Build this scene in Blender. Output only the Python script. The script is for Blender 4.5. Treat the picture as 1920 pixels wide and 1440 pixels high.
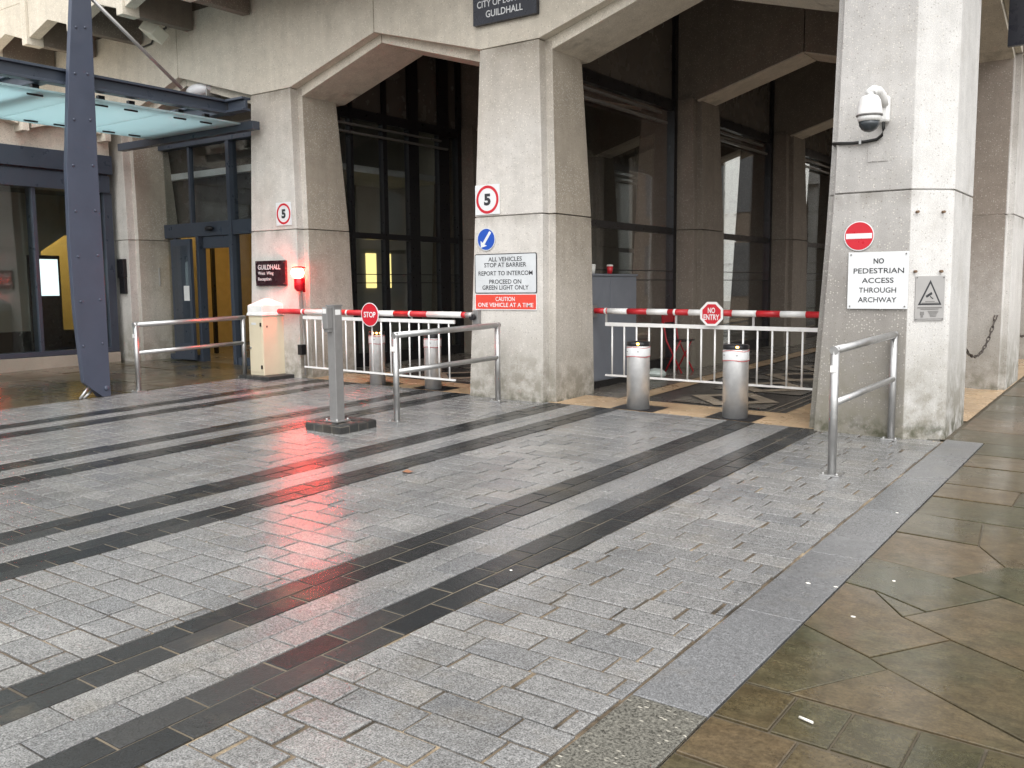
import bpy, bmesh, math, random
from mathutils import Matrix, Vector
R = math.radians
scene = bpy.context.scene
for o in list(bpy.data.objects): bpy.data.objects.remove(o)

# ------------------------------------------------------------------ camera
CAMROT = [(0.8122437, 0.5832542, -0.0088139)]
yaw, pitch, roll = R(35.685), R(-6.064), R(-0.505)
f = Vector((-math.sin(yaw)*math.cos(pitch), math.cos(yaw)*math.cos(pitch), math.sin(pitch)))
r0 = Vector((math.cos(yaw), math.sin(yaw), 0)); u0 = r0.cross(f)
r1 = math.cos(roll)*r0 + math.sin(roll)*u0; u1 = -math.sin(roll)*r0 + math.cos(roll)*u0
cam = bpy.data.objects.new('camera', bpy.data.cameras.new('camera'))
scene.collection.objects.link(cam)
cam.matrix_world = Matrix(((r1.x, u1.x, -f.x, 0), (r1.y, u1.y, -f.y, 0), (r1.z, u1.z, -f.z, 1.6), (0, 0, 0, 1)))
cam.data.sensor_width = 36; cam.data.lens = 36*1718/1920
cam.data.clip_start = 0.05; cam.data.clip_end = 800
scene.camera = cam

# ------------------------------------------------------------------ world and sun (overcast)
SUN_EL, SUN_AZ = R(60), R(140)      # azimuth clockwise from +Y
world = bpy.data.worlds.new('World'); scene.world = world; world.use_nodes = True
wn, wl = world.node_tree.nodes, world.node_tree.links
wn.clear()
sky = wn.new('ShaderNodeTexSky'); sky.sky_type = 'NISHITA'; sky.sun_disc = False
sky.sun_elevation = SUN_EL; sky.sun_rotation = SUN_AZ
sky.air_density = 1.0; sky.dust_density = 4.0; sky.ozone_density = 1.0
hs = wn.new('ShaderNodeHueSaturation'); hs.inputs['Saturation'].default_value = 0.12
bg = wn.new('ShaderNodeBackground'); bg.inputs['Strength'].default_value = 0.15
wo = wn.new('ShaderNodeOutputWorld')
wl.new(sky.outputs[0], hs.inputs['Color']); wl.new(hs.outputs[0], bg.inputs[0]); wl.new(bg.outputs[0], wo.inputs[0])
sl = bpy.data.lights.new('sun', 'SUN'); sl.energy = 1.2; sl.angle = R(120); sl.color = (1.0, 0.97, 0.93)
sun = bpy.data.objects.new('sun', sl); scene.collection.objects.link(sun)
sd = Vector((math.sin(SUN_AZ)*math.cos(SUN_EL), math.cos(SUN_AZ)*math.cos(SUN_EL), math.sin(SUN_EL)))
sun.rotation_euler = sd.to_track_quat('Z', 'Y').to_euler()
scene.view_settings.view_transform = 'Standard'; scene.view_settings.look = 'None'
scene.view_settings.gamma = 1; scene.view_settings.exposure = 0.95

GY, GX = 0.02296, -0.01841
def gz(x, y): return GX*x + GY*y
rnd = random.Random(7)

# ------------------------------------------------------------------ material helpers
def mk(name):
    m = bpy.data.materials.new(name); m.use_nodes = True
    nt = m.node_tree; nt.nodes.clear()
    out = nt.nodes.new('ShaderNodeOutputMaterial')
    b = nt.nodes.new('ShaderNodeBsdfPrincipled'); nt.links.new(b.outputs[0], out.inputs[0])
    return m, nt, b, out
class N:
    """small wrapper for building node graphs"""
    def __init__(s, nt): s.nt = nt; s.L = nt.links.new
    def new(s, t, **k):
        n = s.nt.nodes.new(t)
        for a, v in k.items(): setattr(n, a, v)
        return n
    def pos(s, scale=(1, 1, 1)):
        g = s.new('ShaderNodeNewGeometry')
        m = s.new('ShaderNodeMapping'); m.inputs['Scale'].default_value = scale
        s.L(g.outputs['Position'], m.inputs[0]); return m.outputs[0]
    def noise(s, scale, detail=4, rough=.55, vec=None, dist=0):
        n = s.new('ShaderNodeTexNoise'); n.inputs['Scale'].default_value = scale
        n.inputs['Detail'].default_value = detail; n.inputs['Roughness'].default_value = rough
        n.inputs['Distortion'].default_value = dist
        s.L(vec if vec is not None else s.pos(), n.inputs['Vector']); return n.outputs[0]
    def vor(s, scale, vec=None, out='Distance'):
        n = s.new('ShaderNodeTexVoronoi'); n.inputs['Scale'].default_value = scale
        s.L(vec if vec is not None else s.pos(), n.inputs['Vector']); return n.outputs[out]
    def mr(s, v, a, b, c=0., d=1., smooth=False):
        n = s.new('ShaderNodeMapRange'); n.inputs[1].default_value = a; n.inputs[2].default_value = b
        n.inputs[3].default_value = c; n.inputs[4].default_value = d
        if smooth: n.interpolation_type = 'SMOOTHSTEP'
        s.L(v, n.inputs[0]); return n.outputs[0]
    def math(s, op, a, b=None):
        n = s.new('ShaderNodeMath', operation=op)
        for i, v in enumerate((a, b)):
            if v is None: continue
            if isinstance(v, (int, float)): n.inputs[i].default_value = v
            else: s.L(v, n.inputs[i])
        return n.outputs[0]
    def mix(s, fac, a, b, blend='MIX'):
        n = s.new('ShaderNodeMix', data_type='RGBA', blend_type=blend)
        for i, v in ((0, fac), (6, a), (7, b)):
            if isinstance(v, (int, float)): n.inputs[i].default_value = v
            elif isinstance(v, tuple): n.inputs[i].default_value = (*v, 1) if len(v) == 3 else v
            else: s.L(v, n.inputs[i])
        return n.outputs[2]
    def mul(s, col, val, fac=1.0):
        c = s.new('ShaderNodeCombineColor')
        for i in range(3): s.L(val, c.inputs[i])
        return s.mix(fac, col, c.outputs[0], 'MULTIPLY')
    def ramp(s, v, stops, const=False):
        n = s.new('ShaderNodeValToRGB'); e = n.color_ramp.elements
        if const: n.color_ramp.interpolation = 'CONSTANT'
        while len(e) < len(stops): e.new(0.5)
        for k, (p, c) in enumerate(stops):
            e[k].position = p; e[k].color = (*c, 1)
        s.L(v, n.inputs[0]); return n.outputs[0]
    def island(s): return s.new('ShaderNodeNewGeometry').outputs['Random Per Island']
    def xyz(s):
        g = s.new('ShaderNodeNewGeometry'); x = s.new('ShaderNodeSeparateXYZ')
        s.L(g.outputs['Position'], x.inputs[0]); return x.outputs
    def bump(s, h, bsdf, strength=.3, dist=.01):
        n = s.new('ShaderNodeBump'); n.inputs['Strength'].default_value = strength
        n.inputs['Distance'].default_value = dist
        s.L(h, n.inputs['Height']); s.L(n.outputs[0], bsdf.inputs['Normal'])

def paint(name, col, rough=.4, metal=0., var=.12, scale=6, bump=.05, spec=.5):
    m, nt, b, out = mk(name); g = N(nt)
    v = g.mr(g.noise(scale, 6), .25, .75, 1-var, 1+var*.6)
    nt.links.new(g.mul(col, v), b.inputs['Base Color'])
    nt.links.new(g.mr(g.noise(scale*2.3, 5), .3, .7, max(.03, rough-.1), rough+.1), b.inputs['Roughness'])
    b.inputs['Metallic'].default_value = metal
    b.inputs['Specular IOR Level'].default_value = spec
    if bump: g.bump(g.noise(scale*22, 3), b, bump, .004)
    return m
def emit(name, col, s):
    m, nt, b, out = mk(name); nt.nodes.remove(b)
    e = nt.nodes.new('ShaderNodeEmission'); e.inputs[0].default_value = (*col, 1); e.inputs[1].default_value = s
    nt.links.new(e.outputs[0], out.inputs[0]); return m

def concrete(name, raw, pale, z0, z1, bottom=True, fleck=.55, shaded_returns=False, white=None):
    m, nt, b, out = mk(name); g = N(nt); L = nt.links.new
    z = g.xyz()[2]
    n1 = g.noise(.9, 6, .6); n2 = g.noise(6, 8, .62); n3 = g.noise(140, 3, .6)
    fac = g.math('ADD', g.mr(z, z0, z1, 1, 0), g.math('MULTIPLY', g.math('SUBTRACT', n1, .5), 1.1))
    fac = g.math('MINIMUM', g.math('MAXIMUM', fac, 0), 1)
    if shaded_returns:      # weathered outer faces pale; shade inside the arches put into the colour of returns
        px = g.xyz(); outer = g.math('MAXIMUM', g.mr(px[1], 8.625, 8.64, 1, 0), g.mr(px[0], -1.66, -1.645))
        low = g.math('MULTIPLY', g.mr(z, .5, 2.7, .85, 0, True), g.mr(n2, .3, .6, .7, 1))  # returns lightened towards the bottom, painting the light that reaches under the arch
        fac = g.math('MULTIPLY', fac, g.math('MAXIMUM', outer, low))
    col = g.mix(fac, raw, pale)
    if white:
        col = g.mix(g.mr(g.xyz()[0], -1.868, -1.86, 0, .85), col, white)  # chamfer and street side lightened in colour for the stronger light from there
    col = g.mul(col, g.mr(n2, .25, .75, .87, 1.08))
    streak = g.noise(2.2, 5, .6, g.pos((3.5, 3.5, .22)))
    col = g.mul(col, g.mr(streak, .35, .7, .91, 1.03))
    col = g.mul(col, g.mr(n3, .3, .7, .78, 1.14))
    # exposed aggregate flecks, pale and dark
    d = g.vor(46); rc = g.vor(46, out='Color')
    sep = nt.nodes.new('ShaderNodeSeparateColor'); L(rc, sep.inputs[0])
    fl = g.math('MULTIPLY', g.mr(d, .2, .34, 1, 0), g.mr(sep.outputs[0], .58, .62))
    col = g.mix(g.math('MULTIPLY', fl, fleck), col, (.82, .78, .70))
    dk = g.math('MULTIPLY', g.mr(d, .2, .34, 1, 0), g.mr(sep.outputs[0], .2, .16))
    col = g.mix(g.math('MULTIPLY', dk, .45), col, (.17, .14, .11))
    pit = g.math('MULTIPLY', g.mr(g.vor(9.0), .035, .06, 1, 0), g.mr(n2, .45, .55))
    col = g.mix(g.math('MULTIPLY', pit, .7), col, (.12, .10, .08))
    for zj in (2.40, 4.262):     # grime gathered at the joints
        gr = g.math('MULTIPLY', g.math('MULTIPLY', g.mr(z, zj-.16, zj, 0, 1), g.mr(z, zj, zj+.01, 1, 0)), g.mr(g.noise(5, 5, .6, g.pos((1, 1, .3))), .42, .66))
        col = g.mix(g.math('MULTIPLY', gr, .6), col, (.15, .13, .10))
    blot = g.mr(g.noise(1.7, 6, .6, None, .4), .55, .72)
    col = g.mix(g.math('MULTIPLY', blot, .22), col, (.28, .25, .20))
    if bottom:
        dirt = g.math('MULTIPLY', g.mr(z, .28, 1.5, 1, 0, True), g.mr(n2, .28, .58))
        col = g.mix(g.math('MULTIPLY', dirt, .88), col, (.20, .185, .145))
        alg = g.math('MULTIPLY', g.mr(z, .26, .46, 1, 0, True), g.mr(g.noise(11, 5), .42, .62))
        col = g.mix(g.math('MULTIPLY', alg, .85), col, (.06, .062, .035))
    L(col, b.inputs['Base Color']); b.inputs['Roughness'].default_value = .82
    b.inputs['Specular IOR Level'].default_value = .3
    g.bump(g.math('ADD', n3, g.math('MULTIPLY', fl, .5)), b, .45, .006)
    return m
M = {}
M['concrete'] = concrete('facade_concrete', (.43, .38, .31), (.64, .612, .57), 2.9, 4.9, shaded_returns=True)
M['concrete_side'] = concrete('side_street_concrete', (.33, .28, .235), (.70, .68, .65), 2.9, 4.9, fleck=.3, shaded_returns=True)  # returns darker than the facade's, with the corner pillar's shade in the colour
M['bounce_lit'] = concrete('bounce_lit_concrete', (.62, .55, .46), (.62, .55, .46), 3, 6, False, .3)  # paler concrete colour that paints bounced light onto the inner arch undersides
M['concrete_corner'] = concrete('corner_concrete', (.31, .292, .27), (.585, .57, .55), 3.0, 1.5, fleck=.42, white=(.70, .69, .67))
M['concrete_head'] = concrete('head_concrete', (.63, .575, .48), (.68, .63, .54), 3, 6, False, .7)
M['concrete_inner'] = concrete('inner_concrete', (.20, .168, .137), (.22, .187, .155), 1.5, 4.0, fleck=.22)  # darker copy of the facade concrete; interior and eaves shade put into its colour

def granite(name, ramp, r0, r1, speck=.62, bumps=.25, mort=None, sc=190, spec=.42, marks=False):
    m, nt, b, out = mk(name); g = N(nt); L = nt.links.new
    col = g.ramp(g.island(), ramp)
    s = g.noise(sc, 2, .7)
    col = g.mul(col, g.mr(s, .3, .7, 1-speck, 1+speck*.75))
    col = g.mul(col, g.mr(g.noise(sc*.35, 2, .6), .3, .7, 1-speck*.35, 1+speck*.3))
    stain = g.noise(1.1, 7, .62)
    col = g.mul(col, g.mr(stain, .3, .7, .80, 1.1))
    col = g.mix(g.mr(g.noise(2.7, 6, .65), .56, .8, 0, .32), col, (.20, .165, .11))
    if marks:       # long faint tyre marks running into the archways
        ty = g.noise(1.0, 4, .6, g.pos((2.6, .16, 1)))
        col = g.mul(col, g.mr(ty, .45, .66, 1.04, .80))
        oil = g.noise(1.9, 5, .6, None, .5)
        col = g.mul(col, g.mr(oil, .60, .74, 1, .82))
    L(col, b.inputs['Base Color'])
    wet = g.noise(.75, 6, .6)
    L(g.math('ADD', g.mr(wet, .35, .65, r0, r1), g.math('MULTIPLY', g.math('SUBTRACT', g.island(), .5), .08)), b.inputs['Roughness'])
    b.inputs['Specular IOR Level'].default_value = spec
    g.bump(g.math('ADD', s, g.math('MULTIPLY', g.noise(16, 4), 2.)), b, bumps, .004)
    return m
M['sett'] = granite('light_granite_setts', [(0, (.168, .171, .174)), (.2, (.203, .204, .203)), (.8, (.222, .221, .217)), (1, (.250, .247, .238))], .06, .23, .66, .32, sc=150, marks=True)
M['dark_sett'] = granite('dark_basalt_setts', [(0, (.022, .024, .026)), (.5, (.030, .032, .033)), (1, (.046, .047, .047))], .07, .30, .34, .28, spec=.25, sc=150)
M['kerb'] = granite('grey_granite_kerb', [(0, (.145, .15, .155)), (1, (.165, .167, .17))], .16, .34, .60, .25, sc=150, spec=.40)
M['cobble'] = granite('black_cobble', [(0, (.022, .023, .024)), (1, (.055, .055, .053))], .3, .5, .5, .6)
M['plinth_stone'] = granite('pale_plinth_stone', [(0, (.36, .33, .27)), (1, (.42, .39, .33))], .3, .5, .2)
m, nt, b, out = mk('brown_granite'); g = N(nt)
col = g.mul((.105, .102, .088), g.mr(g.noise(95, 3, .75), .33, .67, .15, 1.9))
vv = g.vor(16, g.pos((1, 2.6, 1)))
col = g.mix(g.math('MULTIPLY', g.mr(vv, .13, .19, 1, 0), g.mr(g.noise(5), .45, .55)), col, (.42, .40, .34))
nt.links.new(col, b.inputs['Base Color']); b.inputs['Roughness'].default_value = .35
g.bump(g.noise(120, 3), b, .3, .004); M['kerb_brown'] = m

m, nt, b, out = mk('mortar'); g = N(nt)
col = g.ramp(g.noise(3.2, 6, .65), [(.38, (.035, .027, .018)), (.54, (.14, .105, .068)), (.68, (.36, .285, .19))])
col = g.mul(col, g.mr(g.noise(240, 2), .3, .7, .6, 1.2))
nt.links.new(col, b.inputs['Base Color']); b.inputs['Roughness'].default_value = .55; M['mortar'] = m
M['mortar_pale'] = paint('pale_sand_joint', (.15, .125, .088), .5, 0, .7, 1.4, .1)

def york(name, stops, wetlo, wethi):
    m, nt, b, out = mk(name); g = N(nt); L = nt.links.new
    col = g.ramp(g.island(), stops)
    blot = g.noise(2.3, 7, .65, dist=.6)
    col = g.mix(g.mr(blot, .42, .66, 0, .4), col, (.085, .056, .026))
    col = g.mix(g.mr(g.noise(1.6, 6, .6, g.pos((1, 1, 1)), .4), .52, .7, 0, .5), col, (.040, .047, .025))
    col = g.mul(col, g.mr(g.noise(70, 5, .75), .3, .7, .60, 1.42))
    vein = g.noise(5, 8, .7, g.pos((1, 2.2, 1)), 1.2)
    col = g.mul(col, g.mr(vein, .3, .7, .72, 1.25))
    col = g.mul(col, g.mr(g.noise(13, 7, .7), .3, .7, .70, 1.25))
    L(col, b.inputs['Base Color'])
    L(g.mr(g.noise(1.5, 6, .6, None, .3), .43, .60, wetlo, wethi), b.inputs['Roughness'])
    b.inputs['Specular IOR Level'].default_value = .25
    b.inputs['Coat Weight'].default_value = .7; b.inputs['Coat IOR'].default_value = 1.36
    L(g.mr(g.noise(1.5, 6, .6, None, .3), .44, .62, .055, .22), b.inputs['Coat Roughness'])
    h = g.math('ADD', g.math('MULTIPLY', g.noise(5.5, 4, .5), 3), g.math('MULTIPLY', g.noise(55, 4, .6), .9))
    g.bump(h, b, .16, .006)
    cb_ = g.new('ShaderNodeBump'); cb_.inputs['Strength'].default_value = .07; cb_.inputs['Distance'].default_value = .006
    L(h, cb_.inputs['Height']); L(cb_.outputs[0], b.inputs['Coat Normal'])
    return m
M['york'] = york('wet_york_stone', [(0, (.040, .041, .022)), (.25, (.072, .057, .031)), (.5, (.044, .048, .026)), (.75, (.105, .076, .045)), (1, (.075, .060, .033))], .25, .45)
M['york_joint'] = paint('dark_slab_joint', (.085, .070, .048), .5, scale=9)
def polished(name, col, var=.2, rough=.14):
    m, nt, b, out = mk(name); g = N(nt)
    c = g.mul(col, g.mr(g.noise(2.2, 7, .65), .3, .7, 1-var, 1+var))
    c = g.mul(c, g.mr(g.noise(90, 3), .3, .7, .85, 1.12))
    nt.links.new(c, b.inputs['Base Color'])
    nt.links.new(g.mr(g.noise(1.3, 5), .35, .65, rough, rough+.22), b.inputs['Roughness'])
    g.bump(g.noise(12, 4), b, .05, .005); return m
M['tan'] = polished('tan_stone', (.47, .335, .205)); M['floor_dark'] = polished('dark_floor_stone', (.060, .057, .053))
M['floor_beige'] = polished('beige_floor_stone', (.33, .275, .21)); M['floor_grey'] = polished('grey_floor_stone', (.15, .135, .115))
M['ground'] = polished('far_ground_stone', (.13, .12, .10), .3, .2)

M['steel'] = paint('brushed_steel', (.46, .46, .455), .40, .9, .14, 14, .04)
M['bollard_steel'] = paint('satin_bollard_steel', (.66, .66, .655), .40, .62, .14, 14, .04)
M['steel_dark'] = paint('grey_steel_post', (.30, .295, .29), .45, .55, .12, 9, .04)
M['fin'] = paint('slate_blue_paint', (.056, .068, .100), .38, 0, .14, 3, .04)
M['frame'] = paint('blue_grey_frame', (.048, .060, .082), .35, 0, .14, 3, .03)
M['black'] = paint('black_metal', (.010, .010, .012), .35, 0, .2, 8, .02)
M['rubber'] = paint('black_rubber', (.012, .012, .012), .55)
M['white'] = paint('white_paint', (.78, .78, .765), .4, 0, .14, 7, .04)
M['red'] = paint('red_paint', (.50, .020, .028), .38, 0, .25, 8, .02)
M['signred'] = paint('sign_red', (.55, .014, .028), .35, 0, .06, 8, 0)
M['orange_red'] = paint('caution_red', (.68, .062, .038), .4, 0, .06, 8, 0)
M['blue'] = paint('sign_blue', (.012, .075, .42), .35, 0, .06, 8, 0)
M['signwhite'] = paint('sign_white', (.73, .745, .75), .4, 0, .13, 4, .02)
M['signgrey'] = paint('sign_pale_grey', (.60, .625, .64), .4, 0, .13, 4, .02)
M['alu'] = paint('aluminium_plate', (.40, .39, .38), .42, .35, .1, 6, 0)
M['ink'] = paint('black_ink', (.025, .026, .03), .5, 0, .1, 8, 0)
M['ink_grey'] = paint('grey_ink', (.17, .165, .16), .5, 0, .1, 8, 0)
M['navy'] = paint('navy_sign', (.014, .016, .026), .3, 0, .1, 5, 0)
M['maroon'] = paint('dark_maroon_sign', (.022, .007, .011), .3, 0, .1, 5, 0)
M['cream'] = paint('cream_paint', (.62, .555, .41), .42, 0, .06, 4, .02)
M['cab_grey'] = paint('grey_cabinet_paint', (.17, .185, .215), .42, 0, .12, 3, .02)
M['lens_red'] = paint('red_lens', (.55, .005, .015), .2)
M['chair_red'] = paint('red_metal', (.36, .012, .02), .4)
M['cup_white'] = paint('paper_cup_white', (.75, .74, .7), .6); M['bag'] = paint('pale_plastic_bag', (.55, .62, .58), .35)
M['leaf'] = paint('brown_leaf', (.22, .10, .05), .5); M['butt'] = paint('white_paper_scrap', (.72, .70, .64), .6)
M['tube_metal'] = paint('pale_trim', (.17, .16, .15), .35, .3)
M['darkpanel'] = paint('dark_spandrel_panel', (.12, .104, .09), .25, 0, .2, 1.5, .01)
M['room_dark'] = paint('dark_room', (.08, .075, .07), .8); M['room_warm'] = paint('warm_wall', (.62, .48, .21), .7)
M['wood'] = paint('wood_panel', (.42, .20, .07), .5, 0, .25, 3); M['room_floor'] = paint('room_floor', (.05, .045, .045), .4)
M['room_wall'] = paint('room_wall_grey', (.40, .39, .35), .8, 0, .15, 1.5)
M['fill_lit'] = emit('added_fill_glow', (1, .93, .8), 1.6)
M['amber'] = emit('amber_glow', (1, .42, .06), 14)
M['lamp_red'] = emit('red_lamp_glow', (1.0, .06, .035), 150)
M['yellow_lit'] = emit('yellow_lit_window', (1.0, .80, .30), 1.0)
M['ceil_lit'] = emit('warm_ceiling_lamp', (1.0, .70, .32), 7.0); M['wing_lit'] = emit('wing_ceiling_lamp', (1.0, .80, .42), 3.0)
M['screen'] = emit('screen_white', (.85, .97, 1.0), 1.1); M['screen_cyan'] = emit('screen_cyan', (.45, .9, .95), .8)
M['lampwhite'] = paint('opal_white', (.85, .86, .88), .2, 0, .03, 6, 0)
M['far_stone'] = concrete('pale_limestone', (.84, .82, .78), (.86, .84, .80), 0, 6, False, .1)
M['far_glass'] = paint('far_window_glass', (.10, .10, .10), .15)

def glass(name, tint, base=.05, rough=.01):
    m, nt, b, out = mk(name); g = N(nt); nt.nodes.remove(b)
    t = g.new('ShaderNodeBsdfTransparent'); t.inputs[0].default_value = (*tint, 1)
    s = g.new('ShaderNodeBsdfGlossy'); s.inputs['Roughness'].default_value = rough; s.inputs[0].default_value = (.9, .93, .95, 1)
    fr = g.new('ShaderNodeFresnel'); nt.links.new(g.mr(g.new('ShaderNodeNewGeometry').outputs['Backfacing'], 0, 1, 1.5, 1/1.5), fr.inputs[0])
    bm = g.new('ShaderNodeBump'); bm.inputs['Strength'].default_value = .06; bm.inputs['Distance'].default_value = .02
    nt.links.new(g.noise(1.2, 2), bm.inputs['Height']); nt.links.new(bm.outputs[0], s.inputs['Normal'])
    mx = g.new('ShaderNodeMixShader'); nt.links.new(g.math('ADD', fr.outputs[0], base), mx.inputs[0])
    nt.links.new(t.outputs[0], mx.inputs[1]); nt.links.new(s.outputs[0], mx.inputs[2]); nt.links.new(mx.outputs[0], out.inputs[0])
    return m
M['glass'] = glass('tinted_glass', (.84, .86, .86), .0)
M['glass_clear'] = glass('clear_glass', (.80, .83, .82), .02)
m, nt, b, out = mk('frosted_teal_glass'); g = N(nt); nt.nodes.remove(b)
tr = g.new('ShaderNodeBsdfTranslucent'); tr.inputs[0].default_value = (.66, .84, .87, 1)
df = g.new('ShaderNodeBsdfDiffuse'); df.inputs[0].default_value = (.55, .68, .71, 1)
tp = g.new('ShaderNodeBsdfTransparent'); tp.inputs[0].default_value = (.72, .88, .89, 1)
gl = g.new('ShaderNodeBsdfGlossy'); gl.inputs['Roughness'].default_value = .15
m1 = g.new('ShaderNodeMixShader'); m1.inputs[0].default_value = .35; nt.links.new(tr.outputs[0], m1.inputs[1]); nt.links.new(df.outputs[0], m1.inputs[2])
m2 = g.new('ShaderNodeMixShader'); m2.inputs[0].default_value = .18; nt.links.new(m1.outputs[0], m2.inputs[1]); nt.links.new(tp.outputs[0], m2.inputs[2])
m3 = g.new('ShaderNodeMixShader'); m3.inputs[0].default_value = .06; nt.links.new(m2.outputs[0], m3.inputs[1]); nt.links.new(gl.outputs[0], m3.inputs[2])
nt.links.new(m3.outputs[0], out.inputs[0]); M['teal'] = m

# ------------------------------------------------------------------ mesh helpers
class MB:
    def __init__(s): s.v = []; s.f = []; s.sm = []; s.mi = []; s.cur = 0
    def add(s, vs, fs, smooth=False):
        o = len(s.v); s.v += [tuple(p) for p in vs]
        for q in fs: s.f.append([i+o for i in q]); s.sm.append(smooth); s.mi.append(s.cur)
        return s
    def box(s, x0, x1, y0, y1, z0, z1):
        vs = [(x, y, z) for z in (z0, z1) for y in (y0, y1) for x in (x0, x1)]
        return s.add(vs, [(0, 2, 3, 1), (4, 5, 7, 6), (0, 1, 5, 4), (1, 3, 7, 5), (3, 2, 6, 7), (2, 0, 4, 6)])
    def loft(s, rings, smooth=False):
        n = len(rings[0]); vs = [p for rg in rings for p in rg]; fs = []
        for k in range(len(rings)-1):
            for i in range(n):
                j = (i+1) % n; fs.append((k*n+i, k*n+j, (k+1)*n+j, (k+1)*n+i))
        s.add(vs, fs, smooth)
        o = len(s.v)-len(vs)
        s.f.append([o+i for i in range(n)][::-1]); s.sm.append(False); s.mi.append(s.cur)
        s.f.append([o+(len(rings)-1)*n+i for i in range(n)]); s.sm.append(False); s.mi.append(s.cur)
        return s
    def prism(s, poly, axis, a, b):
        mp = {'x': lambda p, t: (t, p[0], p[1]), 'y': lambda p, t: (p[0], t, p[1]), 'z': lambda p, t: (p[0], p[1], t)}[axis]
        return s.loft([[mp(p, a) for p in poly], [mp(p, b) for p in poly]])
    def tube(s, pts, rad, n=14, rads=None):
        pts = [Vector(p) for p in pts]; rings = []
        for i, p in enumerate(pts):
            d = (pts[min(i+1, len(pts)-1)]-pts[max(i-1, 0)]).normalized()
            a = Vector((0, 0, 1)) if abs(d.z) < .95 else Vector((1, 0, 0))
            e1 = d.cross(a).normalized(); e2 = d.cross(e1)
            rr = rads[i] if rads else rad
            rings.append([p+rr*(math.cos(t)*e1+math.sin(t)*e2) for t in [2*math.pi*k/n for k in range(n)]])
        return s.loft(rings, True)
    def lathe(s, cx, cy, prof, n=28):
        return s.loft([[(cx+r*math.cos(2*math.pi*k/n), cy+r*math.sin(2*math.pi*k/n), z) for k in range(n)] for r, z in prof], True)
    def ball(s, c, rx, ry, rz, n=16, jit=0, rg=None):
        rings = []
        for i in range(1, n//2):
            t = math.pi*i/(n//2)
            rings.append([(c[0]+rx*math.sin(t)*math.cos(2*math.pi*k/n)*(1+(rg.uniform(-jit, jit) if jit else 0)),
                           c[1]+ry*math.sin(t)*math.sin(2*math.pi*k/n)*(1+(rg.uniform(-jit, jit) if jit else 0)),
                           c[2]-rz*math.cos(t)*(1+(rg.uniform(-jit, jit) if jit else 0))) for k in range(n)])
        return s.loft(rings, True)
    def build(s, name, mats, parent=None, bevel=0, fix=True):
        me = bpy.data.meshes.new(name); me.from_pydata(s.v, [], s.f)
        me.polygons.foreach_set('use_smooth', s.sm)
        if not isinstance(mats, (list, tuple)): mats = [mats]
        for mm in mats: me.materials.append(mm)
        me.polygons.foreach_set('material_index', s.mi)
        if fix:
            bm = bmesh.new(); bm.from_mesh(me); bmesh.ops.recalc_face_normals(bm, faces=bm.faces); bm.to_mesh(me); bm.free()
        me.update()
        o = bpy.data.objects.new(name, me); scene.collection.objects.link(o)
        if parent is not None: attach(o, parent)
        if bevel:
            md = o.modifiers.new('bevel', 'BEVEL'); md.width = bevel; md.segments = 2; md.limit_method = 'ANGLE'; md.angle_limit = R(40)
        return o
def wloc(o):
    v = Vector(o.location)
    while o.parent: o = o.parent; v += o.location
    return v
def attach(o, parent):
    o.parent = parent; o.location = -wloc(parent)
def thing(name, label, cat, loc, group=None):
    e = bpy.data.objects.new(name, None); scene.collection.objects.link(e)
    e.location = loc; e.empty_display_size = .2
    return tag(e, label, cat, group)
def tag(o, label, cat, group=None):
    o['label'] = label; o['category'] = cat
    if group: o['group'] = group
    return o
def struct(o, kind='structure'): o['kind'] = kind; return o
def B(*a): return MB().box(*a)

def lettering(name, lines, mat, parent, basis, depth=.0012):
    """lines: (text, cx, cz, width, height) in the sign's own plane; basis = (origin, right, up, normal)"""
    O, rt, up, nm = [Vector(q) for q in basis]; vs, fs = [], []
    for body, cx, cz, w, h in lines:
        cu = bpy.data.curves.new('t', 'FONT'); cu.body = body; cu.extrude = .01; cu.resolution_u = 3
        cu.offset = .05 if body == '5' else (.02 if len(body) < 6 else .008)
        to = bpy.data.objects.new('t', cu); scene.collection.objects.link(to)
        dg = bpy.context.evaluated_depsgraph_get(); me = bpy.data.meshes.new_from_object(to.evaluated_get(dg))
        xs = [v.co.x for v in me.vertices]; ys = [v.co.y for v in me.vertices]
        x0, x1, y0, y1 = min(xs), max(xs), min(ys), max(ys); off = len(vs)
        for v in me.vertices:
            px = cx+(v.co.x-(x0+x1)/2)/(x1-x0)*w; pz = cz+(v.co.y-(y0+y1)/2)/(y1-y0)*h
            vs.append(O+rt*px+up*pz+nm*(depth*(1 if v.co.z > 0 else .2)))
        for p in me.polygons: fs.append([off+i for i in p.vertices])
        bpy.data.objects.remove(to); bpy.data.curves.remove(cu); bpy.data.meshes.remove(me)
    mb = MB(); mb.add(vs, fs); return mb.build(name, mat, parent, fix=False)

# ------------------------------------------------------------------ ground, paving
def gquad(mb, x0, x1, y0, y1, dz):
    mb.add([(x0, y0, gz(x0, y0)+dz), (x1, y0, gz(x1, y0)+dz), (x1, y1, gz(x1, y1)+dz), (x0, y1, gz(x0, y1)+dz)], [(0, 1, 2, 3)])
g0 = MB(); gquad(g0, -300, 300, -300, 300, -.045); struct(g0.build('ground', M['ground']))
g1 = MB(); gquad(g1, -10.42, -1.25, -6, 8.62, -.0085); struct(g1.build('paving_mortar', M['mortar']))

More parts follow.
